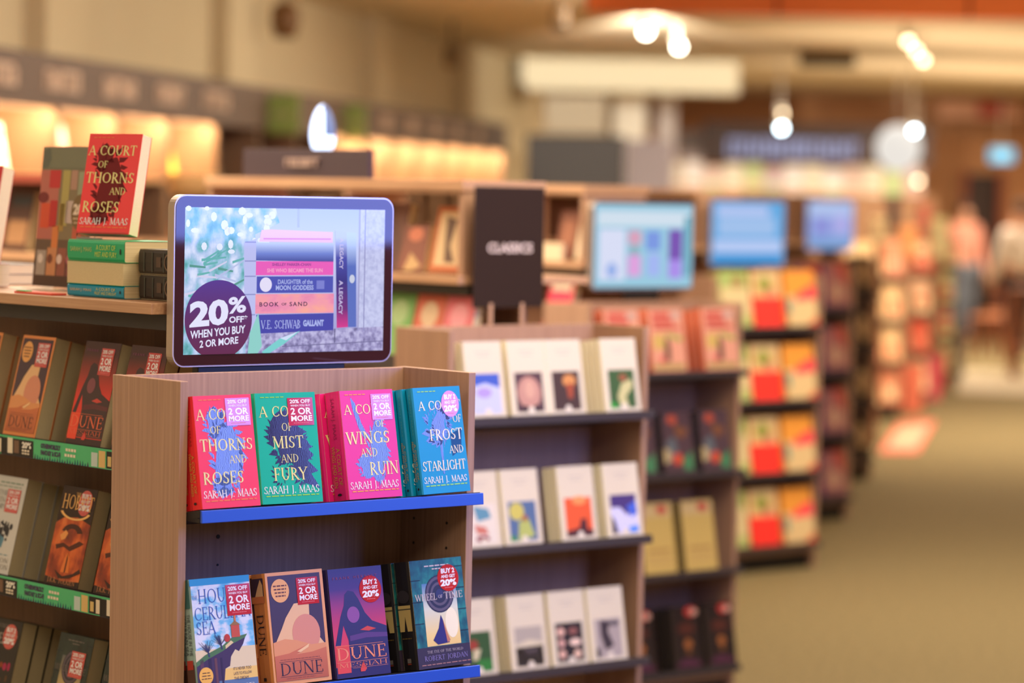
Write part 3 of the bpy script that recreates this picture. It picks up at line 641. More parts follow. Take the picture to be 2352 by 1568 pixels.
# ---------------------------------------------------------------- endcap racks, all facing -y and stepping back along the aisle
T10 = math.tan(math.radians(10.1)); TILT = math.radians(10.1)
LIPG = M((64, 56, 58), .45); LIPB = M((36, 84, 196), .35, .6)
PROUD = .042
def rack(label, x0, y0, lips, W=.706, D=.226, T=1.365, lipm=LIPG, hole=False, woodm=None, lipw=.024):
    wm = woodm or WOOD
    r = empty('endcap_rack', (x0, y0, 0)); tag(r, label, 'display rack', 'endcap racks stepping back along the aisle')
    t = .018
    MB().box(0, t, 0, D, 0, T).build('side_panel', wm, r, bevel=.0012); MB().box(W-t, W, 0, D, 0, T).build('side_panel', wm, r, bevel=.0012)
    b = MB().box(t, W-t, D-t, D, .09, T-.001).build('back_panel', wm, r, bevel=.001)
    if hole:
        mb = MB()
        for hz in (1.045, .99): mb.tube((.235, D-t-.0012, hz), (.235, D-t+.001, hz), .0042 if hz > 1 else .0022, 10)
        mb.build('peg_hole', M((52, 44, 40)), r)
        mb = MB()
        for hz in (1.06, 1.01, .96, .91, .72, .67):
            for hy in (.06, .165): mb.tube((W-t-.0012, hy, hz), (W-t+.001, hy, hz), .003, 8)
        mb.build('peg_hole', M((52, 44, 40)), r)
    for z in lips:
        f = D-t-.001; e = -PROUD; g = f-e
        s = MB().prism([(e, z-.014), (f, z-.014-g*T10), (f, z-g*T10), (e, z)], t+.0006, W-t-.0006).build('shelf', DARK, r)
        MB().prism([(e-.007, z-lipw), (e-.0006, z-lipw), (e-.0006, z-.0012), (e-.005, z-.0012)], t+.001, W-t+.004).build('shelf_lip', lipm, s, bevel=.001)
        for bx in (t+.0008, W-t-.0028): MB().box(bx, bx+.002, e+.0005, -.0005, z-lipw, z-.016).build('end_bracket', BLACK, s)
    MB().box(t, W-t, .004, D-t, .075, .098).build('base_board', wm, r)
    MB().box(t, W-t, .03, D-t, 0, .0745).build('plinth', DARK, r)
    return r
RK = {1: (3.115, 4.569), 2: (4.923, 5.996), 3: (6.571, 7.286), 4: (9.527, 9.723), 5: (11.252, 11.123), 6: (13.133, 12.693), 7: (17.094, 16.04), 8: (18.464, 16.964), 9: (20.887, 18.816)}
Z1, Z2 = onp(1090, 1131, 1, 4.569-.044).z, onp(1083, 1527, 1, 4.569-.044).z
LZ = [1.14, .80, .465, .13]
rack('nearest pale oak endcap rack with blue shelf lips and bright fantasy paperbacks', *RK[1], [Z1, Z2, .45, .11], lipm=LIPB, hole=True)
rack('pale oak endcap rack holding the white classics, second from the front', *RK[2], LZ)
rack('endcap rack with salmon pink books on top and yellow books below', *RK[3], LZ)
rack('endcap rack filled with red and orange picture books', *RK[4], LZ)
rack('endcap rack of plum covered books behind the red and orange one', *RK[5], LZ)
rack('dark endcap rack of black books with tan ovals', *RK[6], LZ)
rack('far endcap rack with cream and tan books beyond the black books', *RK[7], LZ)
rack('far endcap rack of coral and cream picture books', *RK[8], LZ)
rack('farthest endcap rack of pale and pink picture books', *RK[9], LZ)
def rloc(k, px, py, z, w, dy=-.040):
    """standing place on a rack shelf for the foot of a book whose front left corner is seen there"""
    x = onp(px, py, 1, RK[k][1]+dy).x
    return Vector((x+w/2, RK[k][1]+dy, z-(dy+PROUD)*T10+.0006))
def fitx(p, w_, yaw, dx):
    lo, hi = 3.1340, 3.8000
    p.x = min(max(p.x, lo+w_/2+.0038), hi-w_/2-abs(yaw)*.05); p.z += .0006+abs(yaw)*w_*.11; return p
# ---- the eight front books of the nearest rack
RED, GREEN, PINK, TEAL = M((236, 38, 44), .4), M((0, 176, 136), .4), M((226, 30, 124), .4), M((0, 140, 180), .4)
W_, H_ = .1355, .2085
GT = M((190, 150, 60)); 
b_red = make_book('paperback_book', W_, H_, .030, RED, None, None, d_red, sp_maas('A COURT OF', 'THORNS AND ROSES', GT, M((150, 20, 20))))
b_green = make_book('paperback_book', W_, H_, .042, GREEN, None, None, d_green, sp_maas('A COURT OF', 'MIST AND FURY', GT, M((60, 160, 100))))
b_pink = make_book('paperback_book', W_, H_, .044, PINK, None, None, d_pink, sp_maas('A COURT OF', 'WINGS AND RUIN', GT, M((150, 24, 90))))
b_teal = make_book('paperback_book', W_, H_, .018, TEAL, None, None, d_teal, sp_maas('A COURT OF', 'FROST AND STARLIGHT', GT, M((70, 160, 170))))
G1_ = 'fantasy paperbacks on the top shelf of the nearest rack'
for b, px, py, yaw, lab, n, st, dx in ((b_red, 447, 1172, .03, 'red paperback with gold title at the left end of the blue lipped top shelf', 1, .032, .003),
        (b_green, 605, 1163, -.07, 'emerald green paperback with gold title and red sticker on the blue lipped top shelf', 1, .044, .0),
        (b_pink, 799, 1148, .05, 'magenta pink paperback with gold title on the blue lipped top shelf', 1, .045, -.012),
        (b_teal, 965, 1137.5, .13, 'teal blue paperback with cream title at the right end of the blue lipped top shelf', 2, .019, -.010)):
    p = fitx(rloc(1, px, py, Z1, W_), W_, yaw, n*dx); put(b, p, yaw, TILT); tag(b, lab, 'book', G1_)
    pile(b, p, yaw, TILT, n, st, 'copy right behind the '+lab.split(' with')[0].split(' at ')[0]+' of the blue lipped top shelf', 'book', G1_, dx)
st_ = lambda *a: (lambda s: sticker_rd(s, *a))
b_sea = make_book('paperback_book', .138, .212, .03, SKY, M((150, 176, 170)), None, d_sea, sp_sea)
b_dune = make_book('paperback_book', .139, .212, .042, M((232, 160, 96), .4), M((206, 128, 68), .4), None, d_dune(), sp_dune)
b_mes = make_book('paperback_book', .134, .209, .026, M((52, 38, 92), .4), None, None, d_messiah(DUSK, M((48, 36, 86), .4), M((140, 80, 150)), M((236, 140, 96), .4), st_(.76, .21, .205, .125)))
b_whl = make_book('paperback_book', .143, .212, .044, MOS, M((30, 26, 26), .4), None, d_wheel(GLOW, None, st_(.71, .185, .20, .125)), sp_wheel)
G2_ = 'fantasy paperbacks on the second shelf of the nearest rack'
for b, px, py, w_, yaw, lab, n, st, dx in ((b_sea, 444.5, 1587, .138, .03, 'sky blue paperback with a cliff top house picture at the left of the second shelf', 1, .032, .006),
        (b_dune, 628, 1577, .139, .03, 'orange paperback with sand dune picture on the second shelf of the nearest rack', 1, .044, -.008),
        (b_mes, 773, 1560, .134, .04, 'purple and red paperback with hooded shape on the second shelf of the nearest rack', 1, .028, 0),
        (b_whl, 963, 1540, .143, .08, 'green paperback with stone archway picture at the right end of the second shelf', 1, .046, -.006)):
    p = fitx(rloc(1, px, py, Z2, w_), w_, yaw, n*dx); put(b, p, yaw, TILT); tag(b, lab, 'book', G2_)
    pile(b, p, yaw, TILT, n, st, 'copy right behind the '+lab.split(' with')[0]+' of the second shelf', 'book', G2_, dx)

# ---------------------------------------------------------------- advertising screen
def rrect(w, h, r, n=7):
    out = []
    for cx, cz, a0 in ((w/2-r, h-r, 0), (-w/2+r, h-r, 90), (-w/2+r, r, 180), (w/2-r, r, 270)):
        out += [(cx+r*math.cos(math.radians(a0+90*i/n)), cz+r*math.sin(math.radians(a0+90*i/n))) for i in range(n+1)]
    return out
def slab(name, w, h, r, y0, y1, m, parent, inset=0, z0=0, smooth=False):
    pr = rrect(w, h, r); n = len(pr); mb = MB()
    vs = [(x, y0, z+z0) for x, z in pr]+[(x, y1, z+z0) for x, z in pr]
    mb.raw(vs, [list(range(n))[::-1], list(range(n, 2*n))]+[[i, (i+1) % n, n+(i+1) % n, n+i] for i in range(n)])
    return mb.build(name, m, parent)
ALU = M((176, 160, 142), .35, .5, metal=.5); GLASS = M((54, 20, 30), .04, .5); RIM = M((200, 186, 196), .25, .6, metal=.4)  # bezel glass is black; a reddish reflection is put into its base colour
def screen(loc, W, H, label, stand=True, draw=None, em=1.0):
    r = empty('advert_screen', loc); tag(r, label, 'screen')
    slab('casing', W, H, .026, .0, .020, ALU, r); slab('rim', W, H, .026, -.0022, -.0001, RIM, r)
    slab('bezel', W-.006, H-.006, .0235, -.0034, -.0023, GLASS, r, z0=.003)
    s = Sheet(W*.912, H*.855, .0036); draw(s, em)
    s.build(r, {k: 'display' for k in s.parts if k != 'display'}, Matrix.Translation((0, 0, H*.072)))
    if stand:
        MB().box(-.205, .155, .004, .024, -.020, -.0005).build('mount_bar', BLACK, r, bevel=.002)
        MB().box(-.03, .03, .020, .034, .03, .12).build('mount_arm', BLACK, r)
    return r
def EM(c, e=1.0): 
    m = M(c, .05, .5, emit=e); return m
def draw_ad(s, e):
    X = lambda c: EM(c, e)
    D = 'display'
    sky = ramp_mat('screen_sky', [(.0, (150, 150, 205)), (.35, (176, 178, 226)), (.7, (198, 206, 246)), (1, (176, 190, 244))], (1, 1, 3.5), False, .05, 2, spec=.5, emit=e)
    leaf = ramp_mat('screen_leaves', [(.30, (66, 150, 150)), (.42, (124, 186, 200)), (.52, (170, 196, 232)), (.64, (214, 222, 250)), (.8, (236, 240, 255))], (34, 34, 26), True, .05, detail=3, spec=.5, emit=e)
    stone = ramp_mat('screen_stone', [(.3, (110, 104, 150)), (.5, (158, 152, 200)), (.65, (190, 186, 226))], (90, 90, 90), True, .05, detail=3, spec=.5, emit=e)
    wallp = ramp_mat('screen_wall', [(.3, (176, 180, 222)), (.6, (200, 204, 240))], (120, 120, 120), True, .05, spec=.5, emit=e)
    s.rect(0, 0, 1, 1, sky, 0, D); s.poly([(0, 0), (.44, 0), (.46, .10), (.34, .18), (.35, .66), (.33, 1), (0, 1)], leaf, 1, D)
    r = random.Random(2)
    for i in range(26):
        x, y = r.uniform(.0, .44), r.uniform(.0, .3); s.ell(x, y, r.uniform(.008, .022), r.uniform(.012, .035), X((226, 232, 255)), 2, 'flowers', 8)
    for i in range(16):
        x, y = r.uniform(.0, .24), r.uniform(.34, .6); a = r.uniform(-.5, .9); l = r.uniform(.06, .14)
        s.poly([(x, y), (x+l, y-l*a), (x+l*.98, y-l*a+.012), (x, y+.018)], X(r.choice(((100, 176, 176), (180, 190, 230), (208, 206, 236), (84, 150, 140)))), 2, 'leaves')
    s.rect(.87, 0, 1, .87, wallp, 2, D); s.rect(.895, .0, .90, .86, X((140, 140, 190)), 3, D); s.rect(.865, .0, .872, .86, X((160, 160, 205)), 3, D); s.rect(.55, 0, .56, .13, X((170, 180, 240)), 2, D)
    s.poly([(.30, .86), (1, .83), (1, 1), (.30, 1)], stone, 3, D); s.rect(.745, .84, .75, .94, X((90, 86, 130)), 4, D); s.poly([(.48, .955), (1, .93), (1, .936), (.48, .961)], X((110, 106, 150)), 4, D)
    s.poly([(.285, .24), (.345, .21), (.355, .86), (.32, .84), (.29, .60)], X((186, 190, 238)), 3, D)
    for v in (.23, .36, .465, .59, .73): s.rect(.29, v, .345, v+.008, X((140, 144, 200)), 4, D)
    B = 'pictured_books'
    pk2 = ramp_mat('screen_pink_book', [(.3, (214, 110, 170)), (.5, (240, 150, 176)), (.7, (250, 170, 150))], (14, 14, 30), True, .05, spec=.5, emit=e)
    navy = ramp_mat('screen_navy_book', [(.0, (70, 80, 160)), (.64, (70, 80, 160)), (.69, (110, 130, 210)), (.76, (190, 205, 245)), (1, (200, 215, 250))], (1, 1, 3.5), False, .05, 2, spec=.5, emit=e)
    s.poly([(.37, .15), (.42, .145), (.73, .16), (.73, .235), (.36, .23)], X((236, 190, 222)), 4, B); s.rect(.38, .205, .72, .215, X((220, 130, 190)), 5, B)
    s.poly([(.345, .235), (.735, .24), (.735, .37), (.345, .36)], navy, 4, B); s.rect(.345, .365, .735, .462, X((232, 92, 186)), 4, B); s.sans('SHELLEY PARKER-CHAN', .425, .378, .62, .398, X((130, 60, 140)), 5, .02, 'pictured_text'); s.sans('SHE WHO BECAME THE SUN', .40, .415, .68, .443, X((245, 160, 200)), 5, .03, 'pictured_text')
    s.rect(.35, .47, .735, .585, X((72, 80, 178)), 4, B); s.ell(.395, .527, .030, .05, X((226, 220, 246)), 5, B); s.sans('DAUGHTER of the', .455, .492, .63, .524, X((170, 180, 232)), 5, .02, 'pictured_text'); s.sans('MOON GODDESS', .445, .532, .635, .566, X((170, 180, 232)), 5, .03, 'pictured_text'); s.rect(.65, .50, .69, .56, X((120, 126, 206)), 5, 'pictured_text')
    s.rect(.345, .592, .74, .727, pk2, 4, B); s.sans('BOOK', .365, .648, .46, .678, X((60, 34, 70)), 5, .02, 'pictured_text', 0, False, 1.3); s.sans('OF', .475, .654, .50, .672, X((60, 34, 70)), 5, .02, 'pictured_text'); s.sans('SAND', .515, .648, .605, .678, X((60, 34, 70)), 5, .02, 'pictured_text', 0, False, 1.3)
    s.poly([(.35, .735), (.74, .73), (.74, .85), (.36, .865)], X((66, 68, 168)), 4, B); s.serif('V.E. SCHWAB', .375, .775, .572, .832, X((176, 184, 240)), 5, 1.0, 'pictured_text'); s.sans('GALLANT', .585, .775, .69, .82, X((170, 180, 236)), 5, .05, 'pictured_text')
    ind = ramp_mat('screen_tall_book', [(.0, (250, 120, 130)), (.12, (236, 60, 150)), (.3, (110, 40, 120)), (.5, (50, 46, 130)), (.66, (70, 74, 170)), (.8, (186, 196, 244))], (1, 1, 3.5), False, .05, 2, spec=.5, emit=e)
    blu = ramp_mat('screen_blue_book', [(.0, (90, 110, 190)), (.6, (84, 108, 190)), (.75, (180, 200, 245)), (1, (200, 212, 250))], (1, 1, 3.5), False, .05, 2, spec=.5, emit=e)
    s.poly([(.742, .15), (.80, .16), (.815, .83), (.757, .835)], ind, 5, B); s.poly([(.80, .16), (.85, .165), (.858, .83), (.815, .83)], blu, 4, B)
    for v0, v1 in ((.20, .42), (.50, .74)): s.sans('ROMANCE' if 0 else 'A LEGACY', .765, v0, .785, v1, X((200, 190, 230)), 6, .02, 'pictured_text', 0, True)
    s.ell(.832, .49, .014, .03, X((200, 205, 225)), 6, B)
    s.poly([(.32, .86), (.36, .72), (.38, .95), (.36, 1), (.31, 1)], X((140, 206, 200)), 6, 'leaves'); s.poly([(.38, .99), (.47, .90), (.57, .85), (.49, .94), (.42, 1), (.385, 1)], X((120, 206, 206)), 6, 'leaves'); s.poly([(.47, .90), (.56, .855), (.50, .915)], X((206, 222, 248)), 7, 'leaves')
    pur = ramp_mat('screen_purple_badge', [(.0, (98, 34, 76)), (.25, (92, 40, 100)), (.5, (84, 52, 142))], (1, 1, 3.5), False, .05, 2, spec=.5, emit=e)
    pts = [(.165+.163*math.cos(2*PI*i/60), .765+.272*math.sin(2*PI*i/60)) for i in range(60)]
    s.poly([(min(1, max(.0, u)), min(1, v)) for u, v in pts], pur, 8, 'badge')
    wt = X((226, 226, 250))
    s.sans('20', .025, .640, .212, .818, wt, 9, .045, 'badge_text', .02); s.sans('%', .212, .612, .298, .726, wt, 9, .03, 'badge_text', .01); s.sans('OFF*', .216, .742, .306, .788, wt, 9, .03, 'badge_text', .005)
    s.sans('WHEN YOU BUY', .03, .838, .296, .893, wt, 9, .025, 'badge_text', .035); s.sans('2 OR MORE', .075, .905, .262, .955, wt, 9, .025, 'badge_text', .025)
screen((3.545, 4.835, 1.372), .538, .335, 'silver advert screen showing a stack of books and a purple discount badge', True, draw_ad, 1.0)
def draw_b(s, e):
    X = lambda c: EM(c, e)
    D = 'display'; s.rect(-.03, -.05, 1.03, 1.05, X((150, 200, 222)), 0, D); s.rect(0, .04, 1, .24, X((206, 222, 236)), 1, D); s.rect(.02, .28, .30, .95, X((214, 220, 244)), 1, D)
    s.ell(.16, .82, .06, .1, X((150, 176, 232)), 2, 'pictured_books'); s.rect(.33, .30, .47, .48, X((214, 160, 186)), 2, 'pictured_books'); s.rect(.33, .62, .47, .90, X((220, 160, 220)), 2, 'pictured_books'); s.rect(.36, .5, .44, .62, X((140, 170, 180)), 2, 'pictured_books')
    s.rect(.52, .30, .68, .56, X((120, 150, 224)), 2, 'pictured_books'); s.rect(.54, .60, .68, .9, X((160, 180, 240)), 2, 'pictured_books'); s.rect(.77, .28, .92, .68, X((118, 80, 176)), 2, 'pictured_books'); s.rect(.77, .68, .92, .93, X((168, 140, 232)), 2, 'pictured_books'); s.rect(.94, .1, 1, .9, X((90, 160, 180)), 2, 'pictured_books')
def draw_c(s, e):
    X = lambda c: EM(c, e)
    D = 'display'; s.rect(-.03, -.05, 1.03, 1.05, X((96, 168, 224)), 0, D); s.rect(.04, .03, .80, .2, X((178, 196, 240)), 1, D); s.rect(.06, .22, .9, .55, X((156, 190, 234)), 1, D); s.rect(.0, .62, 1, .84, X((180, 200, 242)), 1, D); s.rect(0, .86, 1, 1.05, X((52, 146, 212)), 1, D)
def draw_d(s, e):
    X = lambda c: EM(c, e)
    D = 'display'; s.rect(-.03, -.05, 1.03, 1.05, X((146, 170, 226)), 0, D); s.rect(0, 0, 1, .3, X((176, 196, 236)), 1, D); s.rect(.1, .3, .5, .75, X((140, 146, 216)), 1, D); s.rect(.6, .25, .9, .7, X((176, 170, 230)), 1, D); s.rect(0, .8, 1, 1, X((120, 160, 210)), 1, D)
def far_screen(px0, px1, py0, py1, k, label, draw):
    y = RK[k][1]+.212
    a, b = onp(px0, py1, 1, y), onp(px1, py0, 1, y)
    z0 = max(1.40, a.z)
    o = screen(((a.x+b.x)/2, y, z0), b.x-a.x, b.z-z0, label, False, draw, 1.0)
    MB().box(-.08, .08, .0005, .012, 1.3652-z0, -.0003).build('mount_bar', BLACK, o)
far_screen(1357, 1594, 465, 667, 3, 'advert screen glowing pale blue with coloured panels above the salmon books', draw_b)
far_screen(1628, 1804, 459, 613, 4, 'advert screen glowing plain blue above the red picture books', draw_c)
far_screen(1850, 1962, 459, 575, 6, 'smallest farthest advert screen with lilac picture', draw_d)

# ---------------------------------------------------------------- gondolas behind the racks, their shelves facing -x
GRS = M((76, 190, 126), .45); GPUR = M((52, 40, 70), .5)
SIDE = -PI/2
TG = math.tan(math.radians(13.5)); TILTG = math.radians(13.5)
CORE = ramp_mat('dark_oak_core', [(.3, (120, 88, 66)), (.6, (136, 100, 76))], (150, 150, 3.5), rough=.6)
def gondola(label, x, y0, y1, zs, wide=.44, strip=False):
    r = empty('gondola_shelving', (x, y0, 0)); tag(r, label, 'shelving', 'low gondolas behind the endcap racks'); L = y1-y0
    MB().box(-.015, wide+.015, 0, L, 1.473, 1.495).build('top_plank', WOODH, r, bevel=.0015)
    MB().box(.02, .035, .0, L, 1.442, 1.4728).build('header_rail', DARK, r)
    MB().box(wide/2-.01, wide/2+.01, .0, L, .08, 1.4725).build('core_panel', CORE, r)
    MB().box(.03, wide-.03, 0, L, 0, .0795).build('plinth', DARK, r)
    for z in zs:
        f = wide/2-.011
        m = Matrix.Rotation(PI/2, 4, 'Z')
        mb = MB(); vs = [(.0, z), (f, z-f*TG), (f, z-f*TG-.014), (.0, z-.016)]
        n = [(a, yy, b) for yy in (0, L) for a, b in vs]
        mb.raw(n, [(0, 1, 2, 3), (7, 6, 5, 4), (0, 4, 5, 1), (1, 5, 6, 2), (2, 6, 7, 3), (3, 7, 4, 0)])
        t = mb.build('tray', DARK if strip else WOODH, r)
        MB().box(-.007, -.0012, .0, L, z-.042, z-.0012).build('tray_lip', GPUR if strip else LIPG, t)
    return r
g1 = gondola('near gondola shelf unit with green promotional strips behind the blue lipped rack', 3.265, 4.87, 7.25, [1.200, .905, .60], .435, True)
g2 = gondola('gondola shelf unit behind the rack of white classics', 5.17, 6.245, 9.7, [1.27, .86, .5])
g3 = gondola('gondola shelf unit behind the rack of salmon books', 6.77, 7.535, 11.0, [1.27, .86, .5])
g4 = gondola('gondola shelf unit behind the red and orange rack', 9.66, 9.97, 13.4, [1.20, .86, .5])
g5 = gondola('gondola shelf unit behind the plum covered rack', 11.39, 11.37, 14.6, [1.20, .86, .5])
g6 = gondola('gondola shelf unit behind the black oval rack', 13.27, 12.94, 16.0, [1.20, .86, .5])
# green promotional strips on the near gondola
SL = 2.37
def strip(z, yb):
    s = Sheet(SL, .040, .0); U = lambda y: (7.245-y)/SL
    def R(y0, y1, v0, v1, m, lay): s.rect(U(y0), v0, U(y1), v1, m, lay, 'strip_print')
    s.rect(0, 0, 1, 1, GRS, 0, 'promo_strip')
    for k in range(-2, 3):
        o = yb+k*.44
        if o > 7.1 or o-.35 < 4.9: 
            if o > 7.1: continue
        bl = M((30, 26, 26)); cr = M((238, 226, 200)); pu = M((70, 48, 90))
        def RR(a, b, v0, v1, m, lay):
            if o-b > 4.88: R(o-a, o-b, v0, v1, m, lay)
        RR(-.10, .026, .12, 1, bl, 1); RR(-.075, -.055, .1, .9, cr, 2); RR(-.05, -.03, .2, .85, M((120, 90, 70)), 2)
        if o-.26 > 4.9:
            s.sans('20%', U(o+.018), .22, U(o-.018), .55, M((244, 240, 226)), 3, .05, 'strip_print'); s.dashes(U(o+.018), .62, U(o-.016), .72, cr, 3, 3, 'strip_print'); s.dashes(U(o+.018), .78, U(o-.016), .86, cr, 3, 3, 'strip_print')
            s.sans('OTHERWORLDLY', U(o-.055), .16, U(o-.130), .42, pu, 3, .06, 'strip_print'); s.sans('FANTASY & SCI-FI', U(o-.055), .50, U(o-.130), .76, pu, 3, .05, 'strip_print')
            s.dashes(U(o-.15), .24, U(o-.20), .38, cr, 4, 3, 'strip_print'); s.dashes(U(o-.146), .52, U(o-.198), .66, cr, 4, 3, 'strip_print')
            r = random.Random(k)
            for i in range(22):
                y = o-.03-i*.0095; h = r.uniform(.1, .3)
                s.poly([(U(y), 1), (U(y-.006), 1), (U(y-.003), 1-h)], M((30, 90, 110)) if i % 3 else pu, 2, 'strip_print')
        RR(.245, .268, .25, .95, M((196, 214, 206)), 2); RR(.272, .296, .12, .95, M((226, 190, 120)), 2); RR(.30, .345, .1, .95, bl, 2); RR(.305, .318, .35, .85, M((220, 190, 120)), 3); RR(.326, .340, .2, .9, M((236, 220, 190)), 3)
    m = Matrix.Translation((-.0072, 7.245-SL/2-4.87, z-.041)) @ Matrix.Rotation(SIDE, 4, 'Z')
    s.build(g1, {'strip_print': 'promo_strip'}, m)
    return s
strip(1.200, onp(62, 1000, 0, 3.258).y); strip(.905, onp(25, 1330, 0, 3.258).y); strip(.60, onp(60, 1650, 0, 3.258).y)
# books on the near gondola
def d_white(s):
    s.rect(0, 0, 1, 1, M((206, 204, 196)), 1); s.dashes(.2, .06, .9, .075, M((130, 150, 130)), 5); s.dashes(.15, .10, .85, .11, M((130, 150, 130)), 5)
    for i, t in enumerate(('THE', 'FINAL', 'EMPIRE')): s.serif(t, .2, .15+.07*i, .62 if i else .5, .20+.07*i, M((96, 92, 88)), 3, .8)
    r = random.Random(8); ink = M((40, 40, 46))
    for i in range(30):
        x, y = r.gauss(.5, .18), r.gauss(.53, .05); s.ell(x, y, r.uniform(.02, .05), r.uniform(.015, .05), ink, 2, 'cover_art', 7)
    s.poly([(.40, .55), (.56, .52), (.58, .76), (.46, .78)], ink, 3); s.poly([(.48, .6), (.66, .64), (.62, .74), (.52, .72)], M((90, 140, 160)), 3)
    s.dashes(.1, .80, .9, .81, M((110, 150, 160)), 4)
    s.serif('BRANDON', .1, .84, .92, .885, M((110, 104, 96)), 4, .8, 'author_name'); s.serif('SANDERSON', .05, .905, .95, .955, M((110, 104, 96)), 4, .8, 'author_name'); sticker_sq(s, .48, .13, .88, .37)
FIRE = ramp_mat('printed_fire_hills', [(.28, (60, 22, 10)), (.42, (150, 50, 14)), (.55, (214, 96, 34)), (.70, (232, 140, 70))], (22, 22, 14), rough=.45, detail=5)
def d_hob(s):
    s.rect(0, 0, 1, 1, M((44, 22, 14)), 1); s.poly([(.0, .38), (.2, .32), (.6, .30), (1, .36), (1, .93), (.5, .95), (0, .92)], FIRE, 2)
    s.ring(.52, .47, .30, .10, .5, M((70, 24, 10)), 3, 'cover_art', 18, 190, 350); s.poly([(.12, .60), (.34, .57), (.52, .60), (.78, .53), (.92, .55), (.80, .585), (.56, .645), (.36, .61), (.16, .645)], M((80, 28, 10)), 3); s.poly([(.2, .50), (.34, .44), (.42, .47), (.36, .53), (.26, .55)], M((236, 156, 84)), 4)
    s.poly([(.52, .66), (.62, .72), (.66, .86), (.42, .86), (.46, .72)], M((226, 120, 50)), 4); s.poly([(.53, .67), (.56, .72), (.56, .86), (.52, .86)], M((80, 30, 12)), 5); s.poly([(.25, .85), (.5, .90), (.78, .86), (.95, .80), (1, .84), (.7, .91), (.4, .93)], M((60, 22, 10)), 5)
    y = M((248, 190, 110), .4)
    s.serif('THE', .42, .055, .56, .085, y, 5, .9); s.serif('HOBBIT', .08, .085, .96, .225, y, 5, .9); s.ring(.5, .22, .46, .115, .16, y, 5, 'title', 20, 20, 160)
    s.serif('J.R.R. TOLKIEN', .10, .925, .90, .975, M((206, 140, 90)), 5, .8, 'author_name'); sticker_rd(s, .72, .15, .20, .13)
def d_art(s):
    s.rect(0, 0, 1, 1, M((40, 34, 30)), 1); s.serif('QUICKART', .1, .14, .95, .24, M((190, 180, 166)), 3, .8) if 0 else s.serif('HEART', .2, .15, .92, .25, M((200, 190, 176)), 3, .8)
    s.serif('THE INCREDIBLE', .05, .05, .75, .09, M((150, 140, 130)), 3, .7)
    r = random.Random(6)
    for i in range(24): s.ell(r.uniform(.1, .9), r.uniform(.36, .8), r.uniform(.03, .07), r.uniform(.02, .05), M(r.choice(((150, 60, 30), (120, 50, 40), (90, 60, 30), (170, 30, 80)))), 2, 'cover_art', 8)
    sticker_rd(s, .70, .17, .21, .13)
n_dune = make_book('paperback_book', .129, .212, .036, M((226, 140, 76), .45), M((200, 120, 64)), None, d_dune())
n_mes = make_book('paperback_book', .129, .212, .032, M((60, 30, 32), .45), None, None, d_messiah(DUSKR, M((58, 34, 38), .4), M((130, 72, 80)), M((236, 110, 70), .4), lambda s: sticker_sq(s, .50, .06, .86, .32)))
n_white = make_book('paperback_book', .129, .205, .036, M((200, 198, 190), .5), None, None, d_white)
n_hob = make_book('paperback_book', .129, .205, .036, M((44, 24, 16), .45), None, None, d_hob)
n_art = make_book('paperback_book', .129, .205, .036, M((40, 34, 30), .45), None, None, d_art)
n_whl = make_book('paperback_book', .129, .205, .036, MOSD, M((30, 28, 26)), None, d_wheel(GLOWD, None, lambda s: sticker_sq(s, .46, .16, .86, .42)))
TZ = {1: 1.200, 2: .905, 3: .60}
def gput(proto, first, tier, px, py, w_, lab, n, step, other=0):
    o = proto if first else copy_tree(proto)
    x = 3.273; p = onp(px, py, 0, x); loc = Vector((x, p.y-w_/2, TZ[tier]-.008*TG+.0006))
    put(o, loc, SIDE, TILTG); g = 'paperbacks on the green edged trays'; tag(o, lab, 'book', g)
    pile(o, loc, SIDE, TILTG, n, step, 'copy behind the '+lab, 'book', g)
gput(n_dune, True, 1, 5, 965, .129, 'orange sand dune paperback with square sticker on upper green edged tray', 2, .0385)
gput(n_dune, False, 1, -112, 948, .129, 'orange sand dune paperback cut by left picture edge, upper green edged tray', 2, .0385)
gput(n_mes, True, 1, 150, 985, .129, 'red and black hooded shape paperback, left of two on upper green tray', 3, .0345)
gput(n_mes, False, 1, 254, 1003, .129, 'red and black hooded shape paperback, right of two beside oak panel', 3, .0345)
gput(n_white, True, 2, -55, 1282, .129, 'white paperback with inky tree picture on the middle green edged tray', 2, .0385)
gput(n_hob, True, 2, 100, 1300, .129, 'black and fiery orange paperback with round sticker on the middle tray', 2, .0385)
gput(n_hob, False, 2, 213, 1320, .129, 'black and fiery orange paperback half hidden by the oak panel', 2, .0385)
gput(n_art, True, 3, -66, 1612, .129, 'dark brown paperback with round red sticker at lower left corner', 2, .0385)
gput(n_whl, True, 3, 92, 1636, .129, 'dark green archway paperback with square sticker on the lowest tray', 2, .046)
gput(n_whl, False, 3, 203, 1656, .129, 'dark green archway paperback half hidden behind the oak panel', 2, .046)
# ---- on top of the near gondola
PZ = 1.4956
def flat(o, xs, yf, ztop, w_, rev=False, yaw=0):
    """lying flat, front cover up, spine towards -x (or away when rev)"""
    m = Matrix.Rotation(yaw, 4, 'Z') @ (Matrix.Rotation(PI, 4, 'Z') if rev else Matrix.Identity(4)) @ Matrix.Rotation(-PI/2, 4, 'X')
    o.matrix_world = Matrix.Translation((xs+w_/2, yf+(.21 if rev else 0), ztop)) @ m
c_teal = make_book('paperback_book', W_, H_, .025, M((0, 140, 170), .4), None, None, None, sp_maas('A COURT OF', 'FROST AND STARLIGHT', M((210, 200, 90)), M((214, 180, 130))))
c_green = make_book('paperback_book', W_, H_, .043, M((0, 170, 110), .4), None, None, None, sp_maas('A COURT OF', 'MIST AND FURY', M((200, 220, 90)), M((190, 200, 120))))
c_mid = make_book('paperback_book', W_, H_, .046, M((0, 170, 110), .4))
xs, yf = 3.300, 5.042
